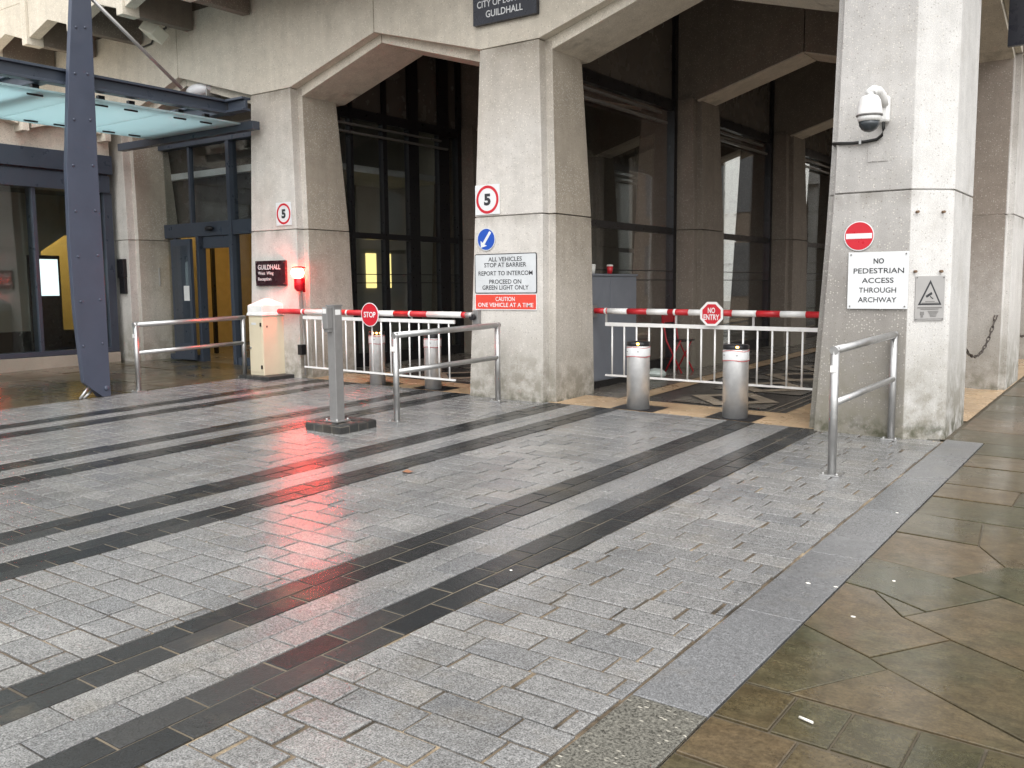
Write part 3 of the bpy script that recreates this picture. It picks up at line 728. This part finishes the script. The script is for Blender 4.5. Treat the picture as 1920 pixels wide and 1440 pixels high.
# ------------------------------------------------------------------ signs
FR = lambda x, z, y=8.47: ((x, y, z), (1, 0, 0), (0, 0, 1), (0, -1, 0))
def rrect(w, h, r, n=5):
    pts = []
    for cx, cy, a0 in ((w/2-r, -h/2+r, -90), (w/2-r, h/2-r, 0), (-w/2+r, h/2-r, 90), (-w/2+r, -h/2+r, 180)):
        for k in range(n+1): a = R(a0+90*k/n); pts.append((cx+r*math.cos(a), cy+r*math.sin(a)))
    return pts
def circ(r, n=40): return [(r*math.cos(2*math.pi*k/n), r*math.sin(2*math.pi*k/n)) for k in range(n)]
def plate(name, poly, basis, mat, parent, d0=0., d1=.004):
    O, rt, up, nm = [Vector(q) for q in basis]
    return MB().loft([[O+rt*a+up*b_+nm*d for a, b_ in poly] for d in (d0, d1)]).build(name, mat, parent)
def ring(name, r0, r1, basis, mat, parent, d):
    O, rt, up, nm = [Vector(q) for q in basis]; n = 44; vs = []; fs = []
    for k in range(n):
        a = 2*math.pi*k/n
        for rr in (r0, r1): vs.append(O+rt*(rr*math.cos(a))+up*(rr*math.sin(a))+nm*d)
    for k in range(n): j = (k+1) % n; fs.append((2*k, 2*k+1, 2*j+1, 2*j))
    return MB().add(vs, fs).build(name, mat, parent)
def screws(w, h, basis, parent):
    O, rt, up, nm = [Vector(q) for q in basis]
    for sx in (-1, 1):
        for sz in (-1, 1):
            c = O+rt*(sx*w)+up*(sz*h)+nm*.005
            MB().loft([[c+rt*(.007*math.cos(a))+up*(.007*math.sin(a))+nm*d for a in (0, 1.05, 2.1, 3.14, 4.19, 5.24)] for d in (-.002, .003)]).build('screw', M['ink_grey'], parent)

def speed(x, z, w, h, label):
    t = thing('speed_limit_sign', label, 'sign', (x, 8.48, z-h/2), 'square five mile speed limit signs'); bs = FR(x, z, 8.494)
    plate('plate', rrect(w, h, .006), bs, M['signwhite'], t, 0, .006)
    ring('red_ring', w*.365, w*.455, bs, M['signred'], t, .0075); lettering('numeral', [('5', 0, 0, w*.27, h*.40)], M['ink'], t, tuple([Vector(bs[0])+Vector((0, -.007, 0))]+list(bs[1:])))
speed(-6.42, 2.592, .35, .335, 'square speed limit sign reading 5 above the blue arrow disc')
speed(-9.905, 2.615, .31, .31, 'square speed limit sign reading 5 above the black reception nameplate')

t = thing('keep_left_sign', 'round blue sign with white arrow pointing down left', 'sign', (-6.445, 8.48, 2.01)); bs = FR(-6.445, 2.143, 8.494)
plate('plate', circ(.130), bs, M['signgrey'], t, 0, .005); plate('blue_disc', circ(.120), bs, M['blue'], t, .0052, .0065)
ar = [(-.075, -.095), (-.078, -.015), (-.05, -.038), (.048, .092), (.075, .075), (-.022, -.058), (.012, -.072)]
plate('arrow', ar, bs, M['signwhite'], t, .0067, .008)

t = thing('vehicle_notice', 'white notice with black border telling vehicles to stop at barrier', 'sign', (-6.18, 8.48, 1.52)); bs = FR(-6.18, 1.75, 8.494)
plate('plate', rrect(.87, .452, .02), bs, M['ink'], t, 0, .004); plate('panel', rrect(.85, .432, .014), bs, M['signgrey'], t, .0042, .0055)
bt = tuple([Vector(bs[0])+Vector((0, -.006, 0))]+list(bs[1:]))
lettering('lettering', [('ALL VEHICLES', 0, .163, .47, .050), ('STOP AT BARRIER', 0, .098, .59, .050), ('REPORT TO INTERCOM', 0, .004, .76, .050), ('PROCEED ON', 0, -.092, .45, .050), ('GREEN LIGHT ONLY', 0, -.158, .65, .050)], M['ink'], t, bt)
t = thing('caution_notice', 'red notice with white letters cautioning one vehicle at a time', 'sign', (-6.18, 8.48, 1.33)); bs = FR(-6.182, 1.428, 8.494)
plate('plate', rrect(.87, .185, .012), bs, M['signwhite'], t, 0, .004); plate('panel', rrect(.85, .165, .008), bs, M['orange_red'], t, .0042, .0055)
bt = tuple([Vector(bs[0])+Vector((0, -.006, 0))]+list(bs[1:]))
lettering('lettering', [('CAUTION', 0, .033, .27, .048), ('ONE VEHICLE AT A TIME', 0, -.035, .78, .048)], M['signwhite'], t, bt)

t = thing('building_nameplate', 'navy nameplate with white letters over the middle pillar', 'sign', (-6.125, 8.47, 4.52)); bs = FR(-6.125, 4.695, 8.47)
plate('plate', rrect(.86, .36, .004), bs, M['navy'], t, -.025, .03); bt = tuple([Vector(bs[0])+Vector((0, -.031, 0))]+list(bs[1:]))
lettering('lettering', [('CITY OF LONDON', 0, .035, .74, .075), ('GUILDHALL', .0, -.080, .50, .075)], M['signwhite'], t, bt)
t = thing('reception_nameplate', 'dark maroon nameplate with white letters beside the glowing red lamp', 'sign', (-10.19, 8.47, 1.64)); bs = FR(-10.19, 1.815, 8.47)
plate('plate', rrect(.62, .345, .004), bs, M['maroon'], t, -.025, .012); bt = tuple([Vector(bs[0])+Vector((0, -.013, 0))]+list(bs[1:]))
lettering('lettering', [('GUILDHALL', -.02, .085, .47, .068), ('West  Wing', -.093, -.005, .325, .058), ('Reception', -.12, -.085, .275, .060)], M['signwhite'], t, bt); screws(.285, .148, bt, t)

t = thing('no_entry_sign', 'round red no entry disc with white bar on the corner pillar', 'sign', (-2.288, 8.48, 1.89)); bs = FR(-2.288, 2.02, 8.494)
plate('plate', circ(.130), bs, M['signwhite'], t, 0, .004); plate('red_disc', circ(.122), bs, M['signred'], t, .0042, .0055); plate('bar', rrect(.225, .046, .002), bs, M['signwhite'], t, .0057, .007)
t = thing('pedestrian_notice', 'white square notice refusing pedestrian access below the red no entry disc', 'sign', (-2.115, 8.48, 1.375)); bs = FR(-2.115, 1.627, 8.488)
plate('plate', rrect(.51, .50, .003), bs, M['signwhite'], t, 0, .006); bt = tuple([Vector(bs[0])+Vector((0, -.0065, 0))]+list(bs[1:]))
lettering('lettering', [('NO', .005, .170, .088, .046), ('PEDESTRIAN', .005, .085, .425, .046), ('ACCESS', 0, .0, .268, .046), ('THROUGH', 0, -.085, .315, .046), ('ARCHWAY', 0, -.170, .325, .046)], M['ink'], t, bt); screws(.232, .228, bt, t)

ch = Vector((.295, .29, 0)).normalized(); chn = Vector((ch.y, -ch.x, 0))
cb = lambda x, z, o: (Vector((-1.865, 8.5, 0))+ch*x+Vector((0, 0, z))+chn*o, ch, Vector((0, 0, 1)), chn)
t = thing('camera_warning_sign', 'grey metal plate with black camera warning triangle on the chamfered corner', 'sign', tuple(cb(.205, 1.27, .0)[0])); bs = cb(.205, 1.467, .004)
plate('plate', rrect(.275, .385, .003), bs, M['alu'], t, 0, .005)
plate('triangle', [(-.112, -.058), (.112, -.058), (0, .160)], bs, M['ink'], t, .0052, .006); plate('triangle_field', [(-.088, -.044), (.088, -.044), (0, .128)], bs, M['alu'], t, .0062, .007)
plate('camera_symbol', [(-.043, .022), (-.032, .005), (.022, .036), (.012, .056)], bs, M['ink'], t, .0072, .008)
plate('bracket_symbol', [(-.002, .018), (.010, .002), (.030, -.008), (.030, .002), (.014, .010), (.004, .022)], bs, M['ink'], t, .0072, .008)
tl = MB(); O, rt, up2, nm = [Vector(q) for q in bs]
for a, b_, w, h in [(0, -.027, .09, .006), (0, -.039, .16, .005), (0, -.080, .23, .010), (0, -.094, .17, .006)]+[(.035, -.112-.011*k, .10-.012*k, .005) for k in range(5)]+[(-.07, -.13, .035, .03), (-.07, -.155, .02, .02), (0, -.178, .24, .003)]:
    tl.loft([[O+rt*(a+sx*w/2)+up2*(b_+sz*h/2)+nm*d for sx, sz in ((-1, -1), (1, -1), (1, 1), (-1, 1))] for d in (.0052, .0085)])
tl.build('small_print', M['ink_grey'], t); screws(.126, .180, bs, t)
for sx, z in ((.055, 1.70), (.30, 1.70), (.055, 2.21), (.30, 2.21)):
    c = cb(sx, z, 0)[0]
    tag(MB().tube([c, c+chn*.03], .012, 8).build('rusty_bolt', paint('rust', (.16, .10, .06), .8)), 'rusty bolt stub left in the chamfered corner above the camera sign', 'bolt', 'bolt stubs in the chamfered corner')
tag(MB().box(-1.57, -1.40, 11.3, 11.36, 4.1, 4.62).build('projecting_plate', M['navy']), 'dark plate projecting high on the side street face at far right', 'sign')

# ------------------------------------------------------------------ dome camera
t = thing('dome_camera', 'white dome security camera on a wall bracket on the corner pillar', 'camera', (-2.09, 8.5, 3.05))
MB().box(-2.165, -2.055, 8.42, 8.498, 2.98, 3.20).build('wall_box', M['white'], t, bevel=.02)
MB().tube([(-2.10, 8.43, 3.12), (-2.105, 8.38, 3.195), (-2.12, 8.32, 3.225), (-2.14, 8.25, 3.222), (-2.153, 8.21, 3.195), (-2.155, 8.20, 3.15)], .04, 16, [.040, .040, .040, .042, .045, .048]).build('arm', M['white'], t)
cxm, cym = -2.155, 8.20
MB().lathe(cxm, cym, [(.040, 3.175), (.066, 3.165), (.086, 3.13), (.098, 3.07), (.104, 3.025), (.105, 3.012), (.096, 3.006)], 36).build('housing', M['white'], t)
MB().lathe(cxm, cym, [(.107, 3.014), (.108, 3.005), (.099, 2.998)], 36).build('gasket', M['ink_grey'], t)
MB().lathe(cxm, cym, [(.097, 3.0), (.095, 2.98), (.088, 2.958)], 36).build('trim_ring', M['white'], t)
MB().lathe(cxm, cym, [(.086, 2.959), (.080, 2.925), (.062, 2.895), (.036, 2.877), (.011, 2.871)], 36).build('dome', paint('smoked_dome', (.035, .042, .048), .08, 0, .1, 6, 0), t)
MB().tube([(-2.10, 8.44, 3.0), (-2.10, 8.455, 2.93), (-2.115, 8.465, 2.875), (-2.16, 8.475, 2.845), (-2.25, 8.475, 2.835), (-2.36, 8.475, 2.832), (-2.46, 8.48, 2.84), (-2.545, 8.52, 2.85), (-2.56, 8.62, 2.85)], .014, 10).build('cable', M['rubber'], t)
B(-2.305, -2.285, 8.455, 8.497, 2.815, 2.855).build('cable_clip', M['steel'], t)
tag(B(-2.235, -2.065, 8.492, 8.501, 2.66, 2.86).build('blank_patch', M['concrete_corner']), 'pale square patch with plugged holes under the dome camera', 'patch')

# black card reader on the entrance pillar
t = thing('door_intercom', 'black two part door intercom on the narrow pillar by the entrance', 'intercom', (-13.83, 8.48, 1.53))
B(-13.93, -13.74, 8.44, 8.50, 1.80, 2.10).build('upper_unit', M['black'], t, bevel=.004); B(-13.90, -13.75, 8.45, 8.50, 1.54, 1.795).build('lower_unit', M['black'], t, bevel=.004)

# ------------------------------------------------------------------ red stop lamp
t = thing('warning_lamp', 'glowing red signal lamp on the pillar beside the cream barrier cabinet', 'signal lamp', (-9.60, 8.46, .8))
MB().ball((-9.57, 8.405, 1.812), .085, .085, .080, 20).build('glowing_lamp', M['lamp_red'], t)
MB().lathe(-9.57, 8.43, [(.070, 1.868), (.092, 1.872), (.088, 1.884), (.04, 1.898), (.01, 1.902)], 24).build('spill_cap', M['lens_red'], t)  # cap added to stop red light reaching the soffit
MB().box(-9.61, -9.53, 8.49, 8.50, 1.55, 1.86).build('spill_plate', M['lens_red'], t)  # plate added to keep the lamp's light off the pillar
MB().lathe(-9.57, 8.43, [(.058, 1.742), (.070, 1.725), (.070, 1.60), (.05, 1.575), (.03, 1.56)], 24).build('housing', M['lens_red'], t)
MB().tube([(-9.57, 8.47, 1.56), (-9.605, 8.50, 1.5), (-9.605, 8.52, .80), (-9.605, 8.52, .42)], .013, 8).build('conduit', M['alu'], t)
tag(B(-9.66, -9.575, 8.44, 8.52, .70, .84).build('junction_box', M['black'], None, bevel=.004), 'small black box low on the pillar under the red lamp', 'junction box')

# ------------------------------------------------------------------ barriers
def arm(name, y, z, segs, parent, rad=.036):
    out = None
    for x0, x1, c in segs:
        mb = MB().tube([(x0, y, z(x0)), (x1, y, z(x1))], rad, 20)
        o = mb.build('arm_band', M[c], parent if out is None else out)
        if out is None: out = o; o.name = 'arm'
    return out
def skirt(x0, x1, y, zt, zb, bars, hang, parent, top):
    w = .018
    a = MB().box(0, 1, y-.014, y+.014, -.022, .022); a.v = [((x0 if p[0] == 0 else x1), p[1], p[2]+(zt(x0) if p[0] == 0 else zt(x1))) for p in a.v]
    b_ = MB().box(0, 1, y-.010, y+.010, -.011, .011); b_.v = [((x0 if p[0] == 0 else x1), p[1], p[2]+(zb(x0) if p[0] == 0 else zb(x1))) for p in b_.v]
    sk = a.build('skirt', M['white'], parent, bevel=.003); b_.build('bottom_rail', M['white'], sk)
    for x in bars: MB().tube([(x, y, zb(x)), (x, y, zt(x)-.02)], .0105, 10).build('bar', M['white'], sk)
    for x in hang: MB().box(x-.012, x+.012, y-.006, y+.006, zt(x)+.02, top(x)-.03).build('hanger', M['alu'], sk)
t = thing('vehicle_barrier', 'red and white barrier arm with round STOP disc and cream cabinet at left', 'barrier', (-10.15, 8.33, .37), 'red and white vehicle barriers')
gb = gz(-10.1, 8.3)
st = MB()
for k in range(4):
    st.box(-10.42+k*.155, -10.42+k*.155+.15, 8.04, 8.50, gb-.05, gb+.045)
st.build('stone_base', M['cobble'], t, bevel=.01)
body = B(-10.29, -10.0, 8.14, 8.55, gb+.045, gb+.86).build('cabinet', M['cream'], t, bevel=.006)
B(-10.277, -10.022, 8.134, 8.142, gb+.09, gb+.825).build('door', M['cream'], body, bevel=.002)
MB().box(-10.045, -10.02, 8.122, 8.133, gb+.715, gb+.765).box(-10.045, -10.02, 8.122, 8.133, gb+.135, gb+.185).build('hinge', M['black'], body)
MB().tube([(-10.255, 8.136, gb+.42), (-10.255, 8.122, gb+.42)], .014).build('lock', M['steel'], body)
B(-9.998, -9.992, 8.20, 8.215, gb+.70, gb+.725).build('keyhole', M['black'], body)
B(-10.225, -10.13, 8.130, 8.133, gb+.735, gb+.765).build('maker_plate', M['signgrey'], body)
capm = MB().loft([[(-10.145+sx*a, 8.345+sy*b_, gb+z) for sx, sy in ((-1, -1), (1, -1), (1, 1), (-1, 1))] for a, b_, z in ((.165, .225, .862), (.160, .220, .90), (.152, .212, .905), (.152, .212, 1.0), (.02, .03, 1.095))])
capm.build('cap', M['white'], t, bevel=.004)
zA = lambda x: lerp(1.275, 1.290, (x+6.7)/-3.1)
px = [-10.0, -9.442, -9.0, -8.82, -8.365, -7.831, -7.29, -6.754, -6.706]
cs = ['red', 'white', 'white', 'red', 'white', 'red', 'red', 'white', 'red']
segs = [(-9.99, -9.442, 'red'), (-9.442, -8.85, 'white'), (-8.85, -8.30, 'red'), (-8.30, -7.831, 'white'), (-7.831, -7.29, 'red'), (-7.29, -6.754, 'white'), (-6.754, -6.70, 'red')]
a0 = arm('arm', 8.42, zA, segs, t)
for q in (-9.515, -8.67, -7.58): MB().tube([(q, 8.42, zA(q)), (q+.027, 8.42, zA(q))], .039, 20).build('arm_ring', M['white'], a0)
MB().tube([(-6.70, 8.42, zA(-6.7)), (-6.60, 8.42, zA(-6.6))], .034, 16).build('arm_tip', M['alu'], a0)
skirt(-9.50, -6.875, 8.42, lambda x: lerp(1.19, 1.205, (x+6.88)/-1.8), lambda x: lerp(.497, .531, (x+6.89)/-1.76), [-9.43, -9.27, -9.13, -8.99, -8.84]+[-8.696+.1575*k for k in range(12)], [-9.45, -8.6, -7.55], t, zA)
bs = ((-8.20, 8.365, 1.265), (1, 0, 0), (0, 0, 1), (0, -1, 0))
sg = plate('stop_disc', circ(.150), bs, M['signwhite'], t, 0, .006); plate('red_disc', circ(.140), bs, M['signred'], sg, .0062, .0075)
lettering('lettering', [('STOP', 0, 0, .205, .072)], M['signwhite'], sg, ((-8.20, 8.357, 1.265), (1, 0, 0), (0, 0, 1), (0, -1, 0)))
t = thing('barrier_catch', 'small steel catch bracket on the middle pillar at the barrier tip', 'bracket', (-6.6, 8.45, 1.2))
MB().box(-6.62, -6.54, 8.44, 8.56, 1.17, 1.33).build('bracket', M['steel_dark'], t, bevel=.004)
MB().tube([(-6.60, 8.39, 1.25), (-6.60, 8.45, 1.25)], .035).build('magnet', M['black'], t)

t = thing('vehicle_barrier', 'red and white barrier arm with octagonal NO ENTRY board across the right archway', 'barrier', (-5.6, 9.62, .3), 'red and white vehicle barriers')
zB = lambda x: lerp(1.28, 1.302, (x+2.96)/-2.76)
segs = [(-5.73, -5.483, 'red'), (-5.483, -5.216, 'white'), (-5.216, -4.956, 'red'), (-4.956, -4.69, 'white'), (-4.69, -4.432, 'red'), (-4.432, -4.15, 'white'), (-4.15, -3.912, 'red'), (-3.912, -3.64, 'white'), (-3.64, -3.376, 'red'), (-3.376, -3.103, 'white'), (-3.103, -2.7, 'red')]
a0 = arm('arm', 9.62, zB, segs, t, .035)
for q in (-5.525, -4.618): MB().tube([(q, 9.62, zB(q)), (q+.026, 9.62, zB(q))], .038, 20).build('arm_ring', M['white'], a0)
B(-5.75, -5.66, 9.56, 9.68, 1.22, 1.37).build('hub', M['steel_dark'], a0, bevel=.01)
skirt(-5.515, -2.75, 9.62, lambda x: lerp(1.122, 1.142, (x+2.98)/-2.53), lambda x: lerp(.499, .529, (x+3.01)/-2.5), [-5.424+.1635*k for k in range(17)], [-5.505, -4.59, -3.675], t, zB)
oc = lambda r_: [(r_*math.cos(R(22.5+45*k)), r_*math.sin(R(22.5+45*k))) for k in range(8)]
bs = ((-4.135, 9.565, 1.279), (1, 0, 0), (0, 0, 1), (0, -1, 0))
sg = plate('no_entry_board', oc(.145), bs, M['white'], t, 0, .006); plate('red_octagon', oc(.117), bs, M['signred'], sg, .0062, .0075)
ob = MB()
lettering('lettering', [('NO', 0, .040, .085, .062), ('ENTRY', 0, -.035, .185, .062)], M['signwhite'], sg, ((-4.135, 9.557, 1.279), (1, 0, 0), (0, 0, 1), (0, -1, 0)))

# ------------------------------------------------------------------ bollards
def bollard(x, y, r_, h, label, glow):
    z0 = gz(x, y); t = thing('rising_bollard', label, 'bollard', (x, y, z0), 'steel rising bollards in the archways')
    MB().lathe(x, y, [(r_, z0-.02), (r_, z0+h-.05), (r_*.985, z0+h-.045)], 40).build('body', M['bollard_steel'], t)
    MB().lathe(x, y, [(r_+.003, z0+h-.155), (r_+.004, z0+h-.15), (r_+.004, z0+h-.062), (r_+.003, z0+h-.058)], 40).build('sleeve', M['signwhite'], t)
    for zz in (z0+h-.158, z0+h-.060):
        MB().tube([(x+(r_+.004)*math.cos(a), y+(r_+.004)*math.sin(a), zz+.006*math.sin(3*a)) for a in [2*math.pi*k/36 for k in range(37)]], .0032, 6).build('red_line', M['red'], t)
    mk_ = MB()
    for a0 in (-2.35, -1.2):
        mk_.tube([(x+(r_+.0045)*math.cos(a0+q), y+(r_+.0045)*math.sin(a0+q), z0+h-.105+dz) for q, dz in ((0, 0), (.04, .006), (.08, -.002), (.12, .004), (.17, 0))], .0035, 6)
    mk_.build('sleeve_mark', M['ink_grey'], t)
    MB().lathe(x, y, [(r_*1.01, z0+h-.045), (r_*1.02, z0+h-.04), (r_*1.02, z0+h-.008), (r_*.96, z0+h), (.01, z0+h+.001)], 40).build('cap', M['black'], t)
    for k, s in enumerate(glow):
        a = s; MB().ball((x+r_*1.0*math.cos(a), y+r_*1.0*math.sin(a), z0+h-.020), .016, .016, .014, 8).build('cap_light', M['amber'], t)
dv = lambda x, y: math.atan2(-y, -x)
bollard(-4.613, 8.75, .122, .72, 'steel bollard nearest the middle pillar in the right archway', [dv(-4.613, 8.75)-.05])
bollard(-3.534, 8.79, .127, .735, 'steel bollard in front of the NO ENTRY board, near the corner pillar', [dv(-3.5, 8.8)+.1])
bollard(-8.351, 8.63, .102, .69, 'steel bollard behind the barrier skirt just below the STOP disc', [dv(-8.3, 8.6)-.5, dv(-8.3, 8.6)+.5, dv(-8.3, 8.6)])
bollard(-7.481, 8.72, .106, .68, 'steel bollard behind the barrier skirt nearest the middle handrail', [])

# ------------------------------------------------------------------ handrails
def handrail(x0, y0, x1, y1, h, label):
    t = thing('handrail', label, 'handrail', ((x0+x1)/2, (y0+y1)/2, gz(x0, y0)), 'steel handrails in front of the pillars')
    z0, z1 = gz(x0, y0), gz(x1, y1); rr = .031
    for x, y, z in ((x0, y0, z0), (x1, y1, z1)):
        o = MB().tube([(x, y, z-.02), (x, y, z+h-.005)], rr, 20).build('post', M['steel'], t)
        MB().box(x-.07, x+.07, y-.07, y+.07, z-.005, z+.010).build('base_plate', M['steel'], o, bevel=.003)
        MB().lathe(x-.05, y-.05, [(.010, z+.008), (.010, z+.022), (.004, z+.024)], 8).lathe(x+.05, y-.05, [(.010, z+.008), (.010, z+.022), (.004, z+.024)], 8).build('bolt', M['steel'], o)
    MB().tube([(x0, y0-.031, z0+h-.03), (x1, y1+.031, z1+h-.03)], rr, 20).build('top_rail', M['steel'], t)
    MB().tube([(x0, y0, z0+h*.56), (x1, y1, z1+h*.56)], .027, 20).build('mid_rail', M['steel'], t)
    MB().box(x0-.022, x0+.022, y0-.0345, y0-.0295, z0+h-.19, z0+h-.14).build('sticker', M['white'], t)
handrail(-1.976, 6.80, -1.952, 8.45, .955, 'steel handrail in front of the corner pillar, nearest the camera')
handrail(-6.212, 6.68, -6.165, 8.31, .895, 'steel handrail in front of the middle pillar with the notices')
handrail(-10.39, 6.50, -10.43, 8.15, .86, 'steel handrail between the blue mast and the cream cabinet')

# ------------------------------------------------------------------ intercom post on its cobble pad
px_, py_ = -6.45, 6.10; pz = gz(px_, py_)
t = thing('cobble_pad', 'low square pad edged with black cobbles under the intercom post', 'plinth', (px_, py_, pz))
cbm = MB(); cxp, cyp = px_+.03, py_+.02
for i in range(4):
    for j in range(4):
        if 0 < i < 3 and 0 < j < 3: continue
        x0, y0 = cxp-.24+i*.12, cyp-.24+j*.12
        stone(cbm, rectp(x0+.004, x0+.116, y0+.004, y0+.116), 0, .078+rnd.uniform(-.008, .004), .1, .016, .05)
cbm.build('cobbles', M['cobble'], t, fix=False)
B(cxp-.235, cxp+.235, cyp-.235, cyp+.235, pz-.02, pz+.060).build('mortar_bed', M['floor_grey'], t)
t = thing('intercom_post', 'square grey steel intercom post standing on the cobble pad', 'intercom post', (px_, py_, pz+.07))
MB().box(px_-.05, px_+.05, py_-.05, py_+.05, pz+.06, pz+1.175).build('post', M['steel_dark'], t, bevel=.004)
MB().box(px_-.056, px_+.056, py_-.056, py_+.056, pz+1.172, pz+1.185).build('cap', M['steel_dark'], t)
MB().box(px_-.045, px_+.025, py_-.115, py_-.052, pz+.96, pz+1.165).box(px_-.04, px_+.02, py_-.10, py_-.052, pz+.93, pz+.96).build('intercom_box', M['steel_dark'], t, bevel=.004)
MB().box(px_-.036, px_+.012, py_-.1165, py_-.114, pz+1.105, pz+1.15).box(px_+.0495, px_+.052, py_-.035, py_+.03, pz+1.09, pz+1.14).build('sticker', M['white'], t)
MB().box(px_-.09, px_+.09, py_-.09, py_+.09, pz+.071, pz+.082).build('base_plate', M['steel'], t, bevel=.002)
bb = MB()
for sx in (-1, 1):
    for sy in (-1, 1): bb.lathe(px_+sx*.07, py_+sy*.07, [(.012, pz+.08), (.012, pz+.10), (.004, pz+.102)], 8)
bb.build('bolt', M['steel'], t)

# ------------------------------------------------------------------ grey cabinet, cups, chair, bag in the right archway
t = thing('steel_cabinet', 'tall grey steel cabinet behind the middle pillar', 'cabinet', (-5.85, 10.15, .33))
zc = gz(-5.85, 9.5)
cbd = B(-5.93, -5.73, 9.52, 10.80, zc+.10, 1.72).build('body', M['cab_grey'], t, bevel=.006)
B(-5.92, -5.76, 9.55, 10.78, zc-.02, zc+.10).build('plinth', M['black'], t)
for a, b_ in ((9.53, 10.10), (10.11, 10.79)): B(-5.731, -5.724, a, b_, zc+.12, 1.70).build('door', M['cab_grey'], cbd, bevel=.002)
B(-5.95, -5.715, 9.50, 10.82, 1.722, 1.748).build('top', M['cab_grey'], t, bevel=.004)
for y_, mm, lb_ in ((9.79, 'cup_white', 'white paper cup standing on the grey cabinet'), (10.22, 'red', 'red paper cup standing on the grey cabinet')):
    t = thing('paper_cup', lb_, 'cup', (-5.80, y_, 1.748))
    MB().lathe(-5.80, y_, [(.030, 1.749), (.040, 1.845)], 20).build('cup', M[mm], t); MB().lathe(-5.80, y_, [(.042, 1.845), (.042, 1.855), (.036, 1.866)], 20).build('lid', M['cup_white'], t)
zr = gz(-5.7, 11.8)
t = thing('folding_chair', 'red metal folding chair against the passage wall behind the barrier', 'chair', (-5.600, 11.8, zr))
for yy in (11.72, 12.10):
    MB().tube([(-5.760, yy, zr), (-5.520, yy, zr+.46)], .012, 8).tube([(-5.500, yy, zr), (-5.740, yy, zr+.45), (-5.820, yy, zr+.86)], .012, 8).build('leg_frame', M['chair_red'], t)
B(-5.770, -5.480, 11.72, 12.10, zr+.44, zr+.46).build('seat', M['black'], t, bevel=.004)
B(-5.825, -5.810, 11.73, 12.09, zr+.70, zr+.86).build('backrest', M['chair_red'], t, bevel=.004)
rg = random.Random(3)
tag(MB().ball((-5.62, 11.15, gz(-5.62, 11.15)+.055), .14, .20, .065, 16, .16, rg).build('plastic_bag', M['bag']), 'crumpled pale plastic bag lying on the passage floor', 'bag')

# chains between the side street pillars
def chain(p, q, sag, label):
    n = 22; cm = MB(); p, q = Vector(p), Vector(q); pts = []
    for k in range(n+1):
        s = k/n; v = p.lerp(q, s); v.z -= sag*4*s*(1-s); pts.append(v)
    for k in range(n):
        a, b_ = pts[k], pts[k+1]; d = (b_-a); m_ = (a+b_)/2; L_ = d.length*.68; d.normalize()
        s_ = Vector((1, 0, 0)) if k % 2 else d.cross(Vector((1, 0, 0))).normalized()
        cm.tube([m_+d*(L_*math.cos(w))+s_*(.016*math.sin(w)) for w in [2*math.pi*i/10 for i in range(11)]], .006, 6)
    tag(cm.build('chain', paint('chain_iron', (.10, .085, .075), .6, .5)), label, 'chain', 'chains across the side street arches')
chain((-1.70, 9.78, 1.22), (-1.70, 12.35, 1.22), .42, 'iron chain hung from the corner pillar to the next pillar')
chain((-1.70, 13.5, 1.25), (-1.70, 16.28, 1.25), .42, 'iron chain beyond the second side street pillar at far right')

# ------------------------------------------------------------------ litter on the paving
lf = MB(); zl = gz(-4.63, 5.09)
lf.add([(-4.68, 5.07, zl+.006), (-4.65, 5.045, zl+.018), (-4.60, 5.06, zl+.010), (-4.575, 5.10, zl+.022), (-4.62, 5.115, zl+.012), (-4.66, 5.11, zl+.024), (-4.63, 5.085, zl+.004)], [(0, 1, 6), (1, 2, 6), (2, 3, 6), (3, 4, 6), (4, 5, 6), (5, 0, 6)])
tag(lf.build('dead_leaf', M['leaf']), 'curled brown leaf on the granite setts', 'leaf')
zb = gz(-.951, 3.058)
tag(MB().tube([(-.978, 3.066, zb+.008), (-.926, 3.050, zb+.008)], .005, 8).build('cigarette_end', M['butt']), 'white cigarette end on a dark slab near the bottom right', 'cigarette end')
for x, y in ((-1.385, 4.424), (-1.046, 4.695), (-1.082, 4.112), (-1.331, 5.994), (-2.707, 3.746), (-1.258, 4.449)):
    tag(MB().ball((x, y, gz(x, y)+.002), rnd.uniform(.008, .013), rnd.uniform(.006, .009), .003, 10, .15, rg).build('chewing_gum', M['butt']), 'white speck of trodden chewing gum on the paving', 'gum', 'chewing gum specks on the paving')
